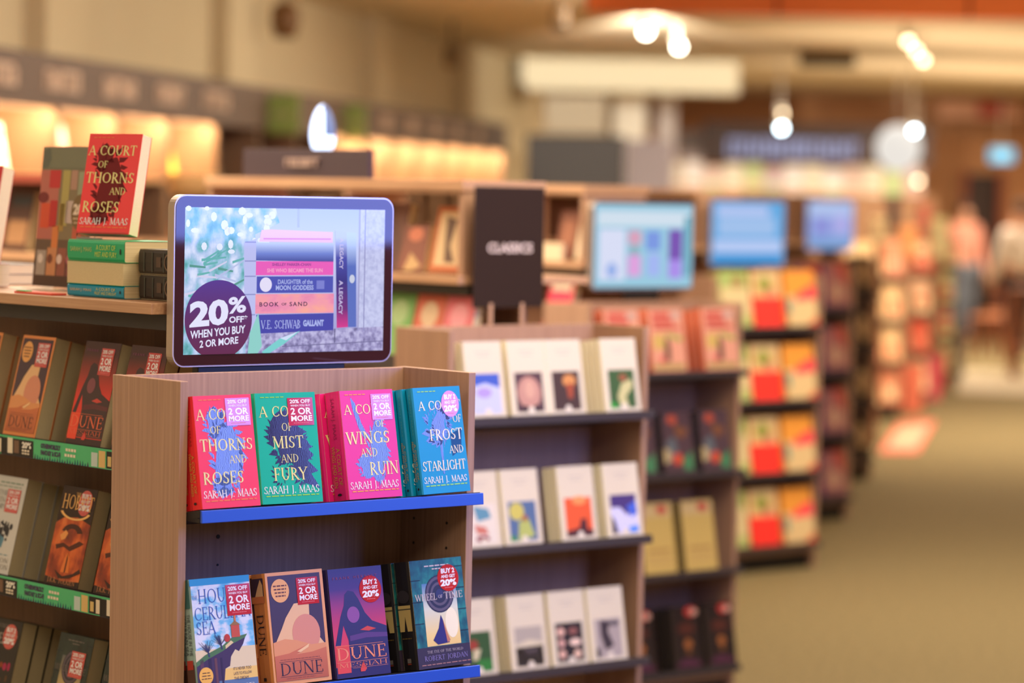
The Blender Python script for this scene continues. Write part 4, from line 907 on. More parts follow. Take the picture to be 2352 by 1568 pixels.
flat(c_teal, xs, yf, PZ+.0255, W_); tag(c_teal, 'teal paperback lying spine out at the bottom of the gondola top stack', 'book')
flat(c_mid, xs-.002, yf, PZ+.0255+.0465, W_, True); tag(c_mid, 'paperback turned with cream page edges outward in the middle of that stack', 'book')
flat(c_green, xs, yf, PZ+.0255+.0465+.0435, W_); tag(c_green, 'green paperback lying spine out on top of the gondola top stack', 'book')
ztop = PZ+.0255+.0465+.0435
ACR = bpy.data.materials.new('clear_acrylic'); ACR.use_nodes = True; nt = ACR.node_tree
for n_ in list(nt.nodes): nt.nodes.remove(n_)
o_ = nt.nodes.new('ShaderNodeOutputMaterial'); mx = nt.nodes.new('ShaderNodeMixShader'); tr = nt.nodes.new('ShaderNodeBsdfTransparent'); gl = nt.nodes.new('ShaderNodeBsdfGlossy'); fr = nt.nodes.new('ShaderNodeFresnel')
tr.inputs[0].default_value = (.96, .98, .96, 1); gl.inputs['Roughness'].default_value = .05; fr.inputs[0].default_value = 1.35
nt.links.new(fr.outputs[0], mx.inputs[0]); nt.links.new(tr.outputs[0], mx.inputs[1]); nt.links.new(gl.outputs[0], mx.inputs[2]); nt.links.new(mx.outputs[0], o_.inputs[0])
yw = math.radians(-70); tl = math.radians(12)
s_red = make_book('paperback_book', W_, H_, .032, M((236, 44, 44), .45), None, None, d_red_plain)
rc = at(238, 550, 1); base = onp(238, 548, 0, 3.345)
ah = empty('acrylic_stand', (base.x, base.y, ztop+.0005), (0, 0, yw)); tag(ah, 'clear acrylic easel holding the red paperback on the green book', 'book stand')
# the easel: foot plate, ledge lip and sloping back
MB().box(-.06, .06, -.012, .075, 0, .003).build('foot_plate', ACR, ah)
MB().prism([(-.012, .003), (-.009, .003), (-.009, .016), (-.012, .016)], -.06, .06).build('front_lip', ACR, ah)
MB().prism([(.034, .003), (.037, .003), (.037+.13*math.tan(tl), .133), (.034+.13*math.tan(tl), .133)], -.05, .05).build('back_plate', ACR, ah)
d_ = Matrix.Rotation(yw, 3, 'Z') @ Vector((0, -.006, 0))
put(s_red, Vector((base.x, base.y, ztop+.0045+.0075))+d_, yw, tl); tag(s_red, 'red paperback with gold title standing on the clear easel at upper left', 'book')
# dark pair beside the stack
def sp_dark(s):
    for v in (.12, .3, .55, .8): s.rect(.1, v, .9, v+.02, M((70, 74, 66)), 2, 'spine_art')
    s.ring(.5, .66, .34, .09, .2, M((120, 96, 78)), 2, 'spine_art', 14); s.rect(.3, .4, .7, .5, M((90, 70, 56)), 2, 'spine_art'); s.poly([(.1, .72), (.9, .6), (.9, .9), (.1, .9)], M((50, 62, 50)), 1, 'spine_art')
dk = make_book('thick_book', .115, .160, .050, M((50, 42, 36), .45), None, None, None, sp_dark)
flat(dk, 3.332, 4.874, PZ+.0505, .115); tag(dk, 'thick dark brown patterned book lying lower of the pair beside the silver screen', 'book')
dk2 = copy_tree(dk); flat(dk2, 3.330, 4.874, PZ+.1012, .115); tag(dk2, 'thick dark brown patterned book lying upper of the pair beside the silver screen', 'book')
# flyer in a holder
fl = empty('flyer_holder', (3.452, 5.531, PZ), (0, 0, SIDE)); tag(fl, 'tall printed flyer with grey green top standing left of the red paperback', 'flyer')
MB().box(-.10, .10, -.03, .05, 0, .004).build('foot_plate', ACR, fl)
FT = Matrix.Translation((0, 0, .006)) @ Matrix.Rotation(-math.radians(5), 4, 'X')
MB().box(-.106, .106, .0, .002, 0, .303).build('card', M((150, 140, 116), .5), fl, mat=FT)
s = Sheet(.21, .30, .0006)
s.rect(0, 0, 1, .16, M((120, 124, 100)), 1); s.rect(0, .14, .36, .66, M((186, 110, 96)), 1); s.rect(.36, .14, 1, .66, M((132, 120, 90)), 1); s.rect(0, .66, 1, .86, M((104, 84, 66)), 1); s.rect(0, .80, 1, 1, M((84, 62, 50)), 1)
s.poly([(0, .02), (.14, .0), (.17, .08), (.12, .14), (0, .15)], M((96, 104, 90)), 2)
for u0, v0, u1, v1, c in ((.17, .16, .38, .29, (196, 50, 52)), (.05, .40, .22, .58, (214, 84, 50)), (.22, .38, .36, .57, (190, 44, 44)), (.42, .16, .56, .56, (176, 166, 96)), (.58, .16, .70, .30, (176, 140, 120)), (.72, .17, .96, .34, (150, 160, 130)), (.40, .40, .50, .60, (170, 140, 70)), (.52, .38, .66, .54, (196, 180, 172)), (.84, .38, 1, .62, (120, 96, 110)), (.30, .56, .42, .72, (214, 130, 70)), (.68, .56, .86, .72, (190, 96, 70)), (.04, .74, .22, .92, (170, 158, 146)), (.24, .72, .42, .92, (200, 140, 96)), (.44, .72, .60, .92, (150, 90, 74)), (.62, .72, .78, .92, (128, 74, 74)), (.8, .72, .98, .92, (160, 116, 90))): s.rect(u0, v0, u1, v1, M(c), 2)
s.ell(.08, .36, .10, .04, M((120, 40, 40)), 3); s.ell(.80, .46, .17, .13, M((122, 100, 62)), 3, 'badge'); s.sans('20%', .67, .40, .95, .48, M((232, 220, 200)), 4, .05, 'badge_text'); s.dashes(.68, .50, .92, .512, M((210, 190, 160)), 4, 4, 'badge_text'); s.dashes(.70, .53, .90, .54, M((210, 190, 160)), 3, 4, 'badge_text')
for i in range(5): s.ell(.12+.18*i, .80, .05, .035, M(((220, 210, 200), (120, 70, 50), (220, 200, 190), (180, 100, 110), (90, 60, 60))[i]), 4)
s.build(fl, {'badge_text': 'badge'}, FT)
# small things at the left edge of the top
sb = make_book('paperback_book', .13, .20, .022, M((48, 38, 36), .5)); flat(sb, 3.505, 5.842, PZ+.0225, .13); tag(sb, 'dark paperback lying under another at the far left of the gondola top', 'book')
sb2 = copy_tree(sb); flat(sb2, 3.492, 5.842, PZ+.0450, .13); tag(sb2, 'dark paperback lying upper at the far left of the gondola top', 'book')
a, b = onp(55, 664, 0, 3.285), onp(140, 664, 0, 3.285)
lf = MB().box(3.262, 3.298, b.y, a.y, PZ, PZ+.004, 0).box(3.2615, 3.262, b.y+.02, a.y-.05, PZ, PZ+.004, 0).box(3.264, 3.28, a.y-.04, a.y-.004, PZ+.0042, PZ+.006, 1).build('leaflet', [M((224, 90, 70)), M((40, 170, 80))]); tag(lf, 'red and green leaflet lying along the plank edge at the foot of the flyer', 'leaflet')
rb1 = make_book('paperback_book', .137, .21, .05, M((150, 40, 36), .5)); bb = onp(-70, 640, 0, 3.36)
flat(rb1, bb.x-.06, bb.y-.04, PZ+.0505, .137); tag(rb1, 'thick paperback lying at the left picture edge under the leaning one', 'book')
lb = make_book('paperback_book', .137, .21, .04, M((206, 40, 44), .45), None, None, lambda s: s.rect(.1, .2, .9, .5, M((236, 224, 200)), 1))
pp = onp(-82, 575, 0, 3.375); put(lb, (pp.x, pp.y, PZ+.0505+.0004+.04*math.sin(math.radians(13))), yw, math.radians(13)); tag(lb, 'red paperback leaning at the left picture edge, cream page edges showing', 'book')

# ---------------------------------------------------------------- goods on the other racks
def series(rk, lipz, px, py, w_, b, label, n, step, group, dx=-.003, tell='copy behind the '):
    p = rloc(rk, px, py, lipz, w_); put(b, p, 0, TILT); tag(b, label, 'book', group)
    if n:
        l2 = tell+label
        if len(l2.split()) > 16: l2 = 'copy behind the '+label.replace(' the ', ' ')
        pile(b, p, 0, TILT, n, step, l2, 'book', group, dx)
CRS = (240, 230, 196)
def classic(pic, seed):
    w0 = (220, 208, 186)
    return plain_book(.129, .198, .018, w0, tuple([('r', .14, .43, .88, .955, pic[0]), ('r', .3, .14, .72, .15, (190, 180, 170)), ('r', .36, .19, .66, .20, (190, 180, 170))]+list(pic[1])+[('e', .52, .935, .085, .05, (226, 216, 200), 4)]), 'classic', seed, CRS)
GW = 'white classics on the second rack'
WC = [
 (1, 1078, 949, ((64, 92, 190), (('p', ((.14, .6), (.5, .55), (.88, .62), (.88, .955), (.14, .955)), (190, 196, 230)), ('e', .45, .68, .2, .07, (170, 150, 220), 3))), 'blue and white picture, left end of its top shelf', 2),
 (1, 1178, 943, ((86, 60, 66), (('e', .5, .70, .32, .22, (190, 142, 128)), ('e', .52, .66, .14, .12, (206, 160, 140), 3), ('p', ((.2, .955), (.36, .86), (.5, .92), (.66, .86), (.84, .955)), (60, 44, 46), 3))), 'pinkish portrait picture on its top shelf', 4),
 (1, 1264, 939, ((72, 52, 48), (('e', .6, .56, .18, .09, (206, 140, 80)), ('p', ((.5, .6), (.72, .6), (.66, .8), (.55, .8)), (160, 76, 48), 3))), 'dark picture with orange head shape on its top shelf', 1),
 (1, 1393, 932, ((62, 92, 52), (('p', ((.5, .62), (.78, .56), (.82, .66), (.6, .8), (.66, .95), (.44, .95), (.36, .8)), (196, 190, 136)), ('e', .55, .54, .12, .05, (150, 90, 60), 3), ('p', ((.14, .85), (.34, .9), (.36, .955), (.14, .955)), (50, 150, 56), 3))), 'green picture, pale figure, right end of its top shelf', 5),
 (2, 1068, 1245, ((224, 214, 202), (('p', ((.3, .45), (.7, .5), (.76, .62), (.4, .66)), (96, 146, 170)), ('p', ((.3, .7), (.6, .74), (.66, .84), (.36, .82)), (200, 120, 104), 3), ('e', .5, .89, .18, .04, (140, 50, 52), 3))), 'blue and red strokes, left end of its middle shelf', 1),
 (2, 1163, 1238, ((86, 110, 150), (('e', .36, .56, .2, .12, (200, 190, 96)), ('p', ((.4, .7), (.66, .66), (.8, .9), (.34, .955)), (176, 186, 104), 3), ('e', .56, .66, .08, .05, (170, 110, 70), 3), ('p', ((.14, .86), (.3, .9), (.3, .955), (.14, .955)), (70, 140, 90), 3))), 'yellow green picture on its middle shelf', 2),
 (2, 1293, 1223, ((226, 92, 50), (('e', .55, .47, .2, .06, (240, 150, 90)), ('p', ((.14, .88), (.5, .84), (.56, .72), (.7, .72), (.72, .86), (.88, .88), (.88, .955), (.14, .955)), (78, 40, 44), 3))), 'orange red skyline picture on its middle shelf', 2),
 (2, 1398, 1214, ((206, 206, 240), (('p', ((.14, .43), (.88, .43), (.86, .52), (.6, .72), (.4, .6), (.14, .6)), (74, 56, 120)), ('p', ((.58, .6), (.86, .52), (.88, .7), (.7, .74)), (70, 100, 210), 3), ('p', ((.14, .7), (.24, .8), (.3, .955), (.14, .955)), (50, 40, 70), 3), ('p', ((.6, .88), (.88, .86), (.88, .955), (.62, .955)), (80, 140, 240), 3))), 'violet and blue picture, right end of its middle shelf', 1),
 (3, 1058, 1545, ((52, 84, 44), (('e', .4, .6, .14, .07, (150, 60, 44)), ('p', ((.4, .66), (.6, .66), (.5, .8), (.36, .8)), (206, 196, 160), 3), ('p', ((.5, .8), (.86, .8), (.86, .955), (.5, .955)), (50, 124, 50), 3))), 'dark green picture, left end of its third shelf', 1),
 (3, 1178, 1526, ((176, 166, 156), (('r', .14, .68, .88, .955, (120, 104, 98)), ('p', ((.14, .66), (.5, .6), (.88, .64), (.88, .69), (.14, .70)), (214, 202, 176), 3), ('e', .55, .75, .2, .05, (76, 66, 66), 3))), 'grey seashore picture on its third shelf', 2),
 (3, 1272, 1515, ((46, 38, 40), (('e', .28, .55, .11, .06, (220, 176, 160)), ('e', .62, .55, .13, .05, (140, 90, 84)), ('e', .28, .70, .10, .06, (206, 160, 150)), ('e', .66, .70, .16, .05, (236, 206, 190)), ('e', .28, .85, .1, .06, (220, 176, 160)), ('e', .7, .86, .1, .06, (226, 190, 170)))), 'black picture with pink dots on its third shelf', 1),
 (3, 1362, 1503, ((170, 158, 156), (('p', ((.3, .45), (.6, .47), (.5, .6), (.64, .8), (.4, .86), (.3, .66)), (64, 54, 60)), ('p', ((.14, .84), (.24, .8), (.24, .955), (.14, .955)), (44, 40, 44), 3), ('e', .7, .5, .14, .04, (100, 92, 96), 3))), 'grey smoky picture, right end of its third shelf', 1)]
for i, (t, px, py, pic, lab, n) in enumerate(WC): series(2, LZ[t-1], px, py, .129, classic(pic, i), 'white classic with '+lab, n, .019, GW)
# rack three
SAL = (232, 164, 138)
sal = plain_book(.160, .212, .03, SAL, (('r', .12, .06, .62, .15, (206, 84, 76)), ('r', .12, .18, .70, .26, (206, 84, 76)), ('r', .14, .28, .9, .34, (200, 96, 80)), ('r', .66, .05, .92, .17, (206, 170, 158)), ('p', ((.1, .42), (.4, .40), (.42, .62), (.1, .66)), (216, 184, 106)), ('p', ((.45, .38), (.95, .46), (.9, .54), (.5, .46)), (176, 176, 92), 3), ('p', ((.42, .5), (.5, .46), (.56, .62), (.54, .84), (.4, .84)), (84, 62, 48), 3), ('p', ((.24, .78), (.42, .74), (.42, .86), (.24, .88)), (226, 120, 110), 2), ('r', .05, .88, .95, .97, (186, 160, 100))), 'salmon', 0, (190, 92, 60))
GS = 'salmon pink books on the third rack'
series(3, LZ[0], 1500, 835, .160, sal, 'salmon pink book with dark figure, middle of third rack top shelf', 2, .031, GS)
for px, py, lab in ((1398, 843, 'salmon pink book with only its top showing over the white classics rack'), (1623, 827, 'salmon pink book with dark figure, right end of the third rack top shelf')):
    series(3, LZ[0], px, py, .160, copy_tree(sal), lab, 2, .031, GS)
mul = plain_book(.137, .205, .03, (84, 62, 70), (('e', .36, .13, .16, .08, (190, 84, 62)), ('p', ((.1, .5), (.4, .4), (.5, .7), (.2, .85)), (96, 104, 112)), ('e', .45, .78, .17, .1, (206, 80, 56), 3), ('p', ((.6, .8), (.95, .66), (.95, .97), (.66, .97)), (72, 134, 92), 3), ('p', ((.02, .6), (.2, .62), (.22, .8), (.02, .85)), (196, 176, 130), 3), ('p', ((.4, .2), (.9, .3), (.7, .45), (.45, .4)), (124, 80, 56), 2)), 'mul', 0, (40, 34, 40))
for i, (px, py, lab) in enumerate(((1442, 1067, 'dark many coloured book cut off by the white classics rack'), (1530, 1058, 'dark many coloured book with red dots, left of two, third rack'), (1617, 1052, 'dark many coloured book with red dots, right of two, third rack'))):
    series(3, LZ[1], px, py, .137, mul if i == 0 else copy_tree(mul), lab, 1, .031, 'dark many coloured books on the third rack')
yel = plain_book(.150, .236, .035, (206, 178, 104), (('r', .04, .02, .96, .2, (212, 186, 132)), ('e', .68, .1, .16, .06, (196, 60, 60), 2), ('d', .18, .66, .85, .70, (170, 130, 80)), ('d', .15, .76, .9, .78, (190, 150, 100)), ('d', .15, .84, .9, .86, (190, 150, 100))), 'yel', 0, (110, 92, 50))
for i, (px, py, lab) in enumerate(((1482, 1291, 'straw yellow book, left of two on the third shelf of the salmon rack'), (1577, 1280, 'straw yellow book, right of two on the third shelf of the salmon rack'))):
    series(3, LZ[2], px, py, .150, yel if i == 0 else copy_tree(yel), lab, 1, .036, 'straw yellow books on the third rack')
blk = plain_book(.135, .215, .04, (42, 30, 28), (('e', .70, .10, .22, .075, (200, 60, 56)), ('e', .80, .11, .12, .05, (222, 176, 156), 3), ('e', .5, .36, .3, .1, (84, 42, 34)), ('e', .52, .60, .13, .07, (170, 104, 56), 3), ('r', .45, .66, .6, .76, (120, 76, 44), 3), ('p', ((.1, .9), (.4, .82), (.9, .88), (.9, .96), (.1, .96)), (84, 42, 66))), 'blk', 0, (30, 24, 22))
for i, (px, py, lab) in enumerate(((1445, 1507, 'black book with orange emblem cut off by the white classics rack'), (1553, 1497, 'black book with orange emblem mid lowest shelf of the salmon rack'), (1630, 1489, 'black book with orange emblem right on lowest shelf of the salmon rack'))):
    series(3, LZ[3], px, py, .135, blk if i == 0 else copy_tree(blk), lab, 1, .041, 'black books on the third rack')
# rack four: the same three picture books on each of four shelves
gre = plain_book(.19, .255, .03, (206, 186, 140), (('r', 0, 0, 1, .3, (156, 176, 104)), ('e', .6, .2, .2, .1, (150, 110, 70)), ('r', 0, .8, 1, 1, (170, 176, 110))), 'gre', 0, (176, 168, 110))
redb = plain_book(.188, .255, .03, (216, 176, 124), (('r', 0, .48, 1, 1, (244, 50, 42)), ('e', .45, .24, .26, .15, (150, 150, 74)), ('e', .62, .4, .2, .1, (206, 140, 110)), ('r', .06, .03, .94, .12, (206, 180, 140))), 'redb', 0, (170, 44, 32))
org = plain_book(.196, .255, .03, (214, 184, 136), (('r', 0, 0, 1, .46, (226, 148, 58)), ('p', ((.3, .46), (.9, .26), (1, .30), (1, .52), (.3, .56)), (244, 70, 84)), ('r', 0, .52, .14, .8, (64, 130, 128), 3), ('p', ((.66, 1), (1, .84), (1, 1)), (206, 66, 40), 3)), 'org', 0, (214, 140, 60))
S4 = ('top', 'second', 'third', 'lowest')
for t in range(4):
    py = (745, 910, 1072, 1240)[t]
    for b, px, w_, lab in ((gre, 1662, .19, 'green and cream picture book at the left of the %s shelf beside the red ones'), (redb, 1735, .188, 'red and tan picture book in the middle of the %s shelf of the fourth rack'), (org, 1812, .196, 'orange and cream picture book with pink slash, %s shelf of the fourth rack')):
        series(4, LZ[t], px-2*t, py, w_, b if t == 0 else copy_tree(b), lab % S4[t], 1, .031, 'picture books on the red and orange rack')
plu = plain_book(.180, .245, .03, (156, 100, 100), (('r', .0, .0, 1, .1, (140, 80, 90)), ('p', ((.5, 0), (1, 0), (1, .5), (.8, .4)), (180, 74, 62)), ('e', .5, .62, .26, .2, (186, 146, 124), 3), ('r', 0, .92, 1, 1, (80, 50, 72))), 'plu', 0, (74, 58, 116))
for t in range(4):
    py = (707, 845, 982, 1120)[t]
    series(5, LZ[t], 1900-2*t, py, .180, plu if t == 0 else copy_tree(plu), 'plum covered book with indigo spine on the %s shelf of the fifth rack' % S4[t], 1, .031, 'plum covered books on the fifth rack')
    series(5, LZ[t], 1836-2*t, py+5, .180, copy_tree(plu), 'plum covered book mostly hidden by the red rack, %s shelf' % S4[t], 0, .03, 'plum covered books on the fifth rack')
ova = plain_book(.17, .25, .03, (62, 44, 34), (('e', .60, .44, .26, .30, (214, 178, 132)), ('e', .60, .44, .15, .17, (170, 130, 92), 3)), 'ova', 0, (44, 32, 26))
for t in range(4):
    py = (677, 800, 922, 1045)[t]
    series(6, LZ[t], 1966-2*t, py, .17, ova if t == 0 else copy_tree(ova), 'black book with tan oval on the %s shelf of the sixth rack' % S4[t], 0, .03, 'black oval books on the sixth rack')
PAL = {7: ((222, 178, 128), (226, 190, 140), (206, 130, 96)), 8: ((226, 130, 100), (232, 206, 160), (230, 160, 130), (206, 84, 60)), 9: ((226, 214, 160), (236, 170, 150), (210, 214, 160), (222, 96, 110))}
NMP = {(222, 178, 128): 'tan', (226, 190, 140): 'sandy', (206, 130, 96): 'terracotta', (226, 130, 100): 'coral', (232, 206, 160): 'cream', (230, 160, 130): 'salmon', (206, 84, 60): 'brick red', (226, 214, 160): 'pale yellow', (236, 170, 150): 'rose', (210, 214, 160): 'pale green', (222, 96, 110): 'pink'}
PN = ('left', 'centre', 'right')
for k in (7, 8, 9):
    for t in range(4):
        for j in range(3):
            c = PAL[k][(t*2+j+(k == 8)) % len(PAL[k])]; c2 = PAL[k][(t+j*2+1) % len(PAL[k])]
            b = plain_book(.19, .27, .03, c, (('r', .1, .1, .9, .42, c2), ('e', .5, .68, .3, .2, PAL[8][(t+j) % 4])), 'far')
            put(b, (RK[k][0]+.13+j*.222, RK[k][1]-.040, LZ[t]-.002*T10+.0006), 0, TILT)
            tag(b, '%s picture book, %s of the %s shelf on the %s far rack' % (NMP[c], PN[j], S4[t], {7: 'cream and tan', 8: 'coral', 9: 'last pale'}[k]), 'book', 'picture books on the far racks')
# boxed toys and bags crowding the tops of the far racks
TOY = ((2004, 2040, 500, 560, 21.0, (232, 208, 160), 'cream'), (2070, 2110, 520, 590, 24.6, (226, 150, 90), 'orange'), (2110, 2140, 470, 530, 26.6, (214, 110, 96), 'coral'), (2140, 2180, 500, 590, 27.2, (222, 212, 160), 'pale yellow'), (2040, 2070, 450, 520, 26.0, (70, 54, 56), 'black'))
for px0, px1, py0, py1, Z, c, nm in TOY:
    a, b = at(px0, py1, Z), at(px1, py0, Z); wd = (b-a).length*.6
    o = empty('gift_box', (a.x, a.y, 1.3655 if False else a.z), (0, 0, -AZ)); hh = b.z-a.z; ww = (px1-px0)*Z/FPX*.8
    MB().box(0, ww, 0, ww*.8, 0, hh*.8).build('box', M(c), o, bevel=.004); MB().box(-.004, ww+.004, -.004, ww*.8+.004, hh*.8+.0004, hh).build('lid', M(tuple(min(255, int(x*1.08)) for x in c)), o, bevel=.004)
    # a plain wooden plinth carries each box
    MB().box(.02, ww-.02, .02, ww*.8-.02, -a.z+.0005, -.0005).build('stand', M((150, 104, 74), .6), o)
    tag(o, '%s lidded box on a narrow wooden stand among the far colourful racks' % nm, 'box', 'lidded boxes by the far racks')
# bags in a row low down beyond the last black rack
for px0, px1, py0, py1, Z, c, nm in ((2078, 2122, 822, 932, 24.4, (206, 104, 76), 'terracotta'), (2122, 2162, 800, 900, 26.0, (214, 84, 96), 'pink'), (2150, 2176, 742, 830, 27.5, (170, 60, 46), 'brick red'), (2186, 2216, 690, 806, 29.5, (110, 96, 92), 'grey')):
    a = at(px0, py1, Z); ww = (px1-px0)*Z/FPX; hh = (py1-py0)*Z/FPX; g = max(.003, onp((px0+px1)/2, py1, 2, 0).z)
    o = empty('shopping_bag', (a.x, a.y, .0062), (0, 0, -AZ+.3))
    mb = MB(); v = [(0, 0, 0), (ww, 0, 0), (ww, .12, 0), (0, .12, 0), (-.01, .03, hh), (ww+.01, .03, hh), (ww+.01, .09, hh), (-.01, .09, hh)]
    mb.raw(v, [(3, 2, 1, 0), (0, 1, 5, 4), (1, 2, 6, 5), (2, 3, 7, 6), (3, 0, 4, 7)]).build('bag', M(c, .6), o)
    for yy in (.03, .09):
        m2 = MB(); p = [(ww*.3, yy, hh), (ww*.32, yy, hh+.08), (ww*.5, yy, hh+.11), (ww*.68, yy, hh+.08), (ww*.7, yy, hh)]
        for q0, q1 in zip(p, p[1:]): m2.tube(q0, q1, .004, 6)
        m2.build('handle', M((120, 80, 60)), o)
    tag(o, '%s paper bag standing on the floor by the far racks' % nm, 'bag', 'paper bags by the far racks')

# ---------------------------------------------------------------- hutches on the gondola planks
def hutch(x, y0, y1, label, wood=WOODH, back=None, div=(), top=1.755):
    r = empty('hutch_shelf', (x, y0, 1.4955)); tag(r, label, 'shelf', 'low wooden hutches on the gondola planks'); L = y1-y0; h = top-1.4955
    MB().box(-.01, .29, -.005, L+.005, h-.03, h).build('top_board', wood, r, bevel=.0015)
    for yy in (0, L-.022): MB().box(0, .28, yy, yy+.022, 0, h-.0305).build('end_panel', WOOD, r)
    for yy in div: MB().box(.002, .27, yy, yy+.02, 0, h-.0305).build('divider', WOOD, r)
    if back: MB().box(.262, .28, .0225, L-.0225, 0, h-.031).build('back_panel', M(back, .7), r)
    return r
hutch(5.19, 6.27, 7.48, 'wooden hutch above the gondola behind the silver advert screen')
hutch(5.20, 8.35, 9.6, 'reddish wooden hutch at the far left behind the leaning red book', M((140, 60, 44), .6), (96, 60, 44))
hutch(6.79, 7.56, 8.9, 'wooden hutch right of the black classics sign', div=(.5,))
hutch(9.68, 10.0, 11.6, 'dark wooden hutch right of the first blue far screen', WOODH, (96, 62, 46))
hutch(11.41, 11.4, 13.0, 'dark wooden hutch right of the second blue far screen', WOODH, (84, 60, 50))
hutch(13.29, 12.97, 14.6, 'dark wooden hutch left of the farthest screen', WOODH, (84, 60, 50))
def hbook(x, px, py, w_, h_, c, acc, label, tilt=.2, t=.025, pz=PZ):
    p = onp(px, py, 0, x); b = plain_book(w_, h_, t, c, acc, 'hutch')
    put(b, (x, p.y-w_/2, pz+.0006+t*math.sin(tilt)), SIDE, tilt); tag(b, label, 'book', 'face out books on the gondolas')
hbook(5.235, 982, 618, .155, .185, (196, 112, 66), (('r', .12, .08, .8, .9, (226, 196, 150)), ('p', ((.3, .15), (.6, .2), (.5, .6), (.7, .85), (.4, .85)), (110, 84, 66)),), 'orange framed book with cream centre in the hutch beside the classics sign')
hbook(5.245, 850, 625, .135, .19, (118, 78, 66), (('p', ((.0, .0), (.4, 0), (.9, .6), (.8, 1), (.5, 1), (.5, .5)), (96, 64, 56)), ('e', .3, .8, .2, .12, (214, 180, 130))), 'brown shadowy book in the hutch just right of the silver screen')
hbook(5.235, 914, 625, .11, .13, (140, 86, 70), (('e', .5, .2, .3, .16, (214, 130, 100)), ('p', ((.4, .6), (.9, .9), (.5, 1), (.2, 1)), (206, 170, 120))), 'small terracotta book in the hutch between two taller ones')
for i, (px, c, nm) in enumerate(((588, (150, 104, 92), 'dusty brown'), (668, (200, 190, 180), 'grey'), (752, (44, 50, 96), 'navy'))):
    hbook(5.24, px+12, 640, .130, .205, c, (('r', .15, .1, .85, .3, (206, 190, 170)),), '%s book whose top shows over the silver screen' % nm)
for i, (px, c, nm) in enumerate(((-100, (60, 96, 52), 'green'), (2, (70, 46, 40), 'dark brown'))):
    hbook(5.26, px, 592, .16, .20, c, (('r', .1, .08, .9, .25, (50, 60, 70)), ('r', .1, .5, .9, .9, (160, 120, 84))), '%s book in the reddish hutch at the far left' % nm)
for i, (px, c, a_, nm) in enumerate(((1272, (120, 72, 54), (150, 96, 70), 'dark brown'), (1318, (224, 208, 176), (236, 224, 200), 'cream'))):
    hbook(6.83, px, 610, .10 if i == 0 else .07, .17 if i == 0 else .12, c, (('r', .2, .2, .8, .7, a_),), '%s book in the hutch right of the classics sign' % nm, t=.02)
bx = onp(1255, 606, 0, 6.80); o = MB().box(6.762, 6.778, bx.y-.12, bx.y, PZ, PZ+.06).build('shelf_label', M((232, 206, 168), .6), bevel=.002); tag(o, 'pale cream label strip on the plank right of the classics sign', 'label')
# face out books on the upper trays of the second and third gondola
for i, (px, c, a_, nm) in enumerate(((868, (120, 176, 96), (170, 200, 140), 'green'), (936, (216, 110, 84), (226, 196, 160), 'red and cream'), (1003, (232, 120, 130), (240, 160, 170), 'pink'))):
    p = onp(px, 720, 0, 5.18); b = plain_book(.125, .185, .03, c, (('e', .5, .35, .3, .2, a_),), 'tray')
    put(b, (5.18, p.y-.0625, 1.2695-.01*TG+.0006), SIDE, TILTG); tag(b, '%s book on the gondola tray between the silver screen and the classics sign' % nm, 'book', 'face out books on the gondolas')
for i, (px, c, nm) in enumerate(((1246, (230, 66, 90), 'pink red'),)):
    p = onp(px, 700, 0, 6.78); b = plain_book(.125, .185, .03, c, (('r', .1, .05, .9, .3, (236, 214, 186)),), 'tray')
    put(b, (6.78, p.y-.0625, 1.2695-.01*TG+.0006), SIDE, TILTG); tag(b, '%s book on the gondola tray right of the classics sign' % nm, 'book', 'face out books on the gondolas')
# sign and lamp on the near hutch top
a, b = onp(558, 394, 0, 5.195), onp(846, 394, 0, 5.195)
sg = empty('shelf_sign', (5.195, b.y, 1.7556)); tag(sg, 'dark purple black sign strip standing on the hutch behind the silver screen', 'sign'); L = a.y-b.y
MB().box(0, .02, 0, L, 0, .082).build('panel', M((66, 50, 60), .5), sg, bevel=.001)
bars('lettering', .165, .024, 7, M((196, 170, 160), .5), sg, Matrix.Translation((-.0005, L*.5, .032)) @ Matrix.Rotation(SIDE, 4, 'Z'), 3)
lp = at(741, 338, 8.75); eg = empty('egg_lamp', (lp.x, lp.y, 1.7556)); tag(eg, 'glowing blue white egg shaped lamp behind the dark sign strip', 'lamp')  # bright spot of an unknown thing, modelled as a glowing egg
EGG = M((206, 222, 255), emit=3.2); rr = [(.043*math.sin(PI*i/14)*(1.0-.22*(1-math.cos(PI*i/14))/2*1.3), .004+.075*(1-math.cos(PI*i/14))) for i in range(15)]
mb = MB().lathe(rr, 24, (0, 0, .06)); k_ = len(rr)-1
for fi in range(len(mb.f)):
    ang = 2*PI*(fi//k_+.5)/24; rel = (ang-math.atan2(-.76, -.65)+PI) % (2*PI)-PI
    if .05 < rel < 1.7 and 6 <= fi % k_ <= 12 and rel > (fi % k_-6)*-.02+.15: mb.m[fi] = 1
mb.build('shade', [EGG, M((140, 158, 214), emit=.8)], eg, True); MB().lathe([(0, 0), (.035, 0), (.035, .008), (.012, .012), (.012, .068), (0, .068)], 16).build('base', M((150, 160, 190), .3), eg, True)
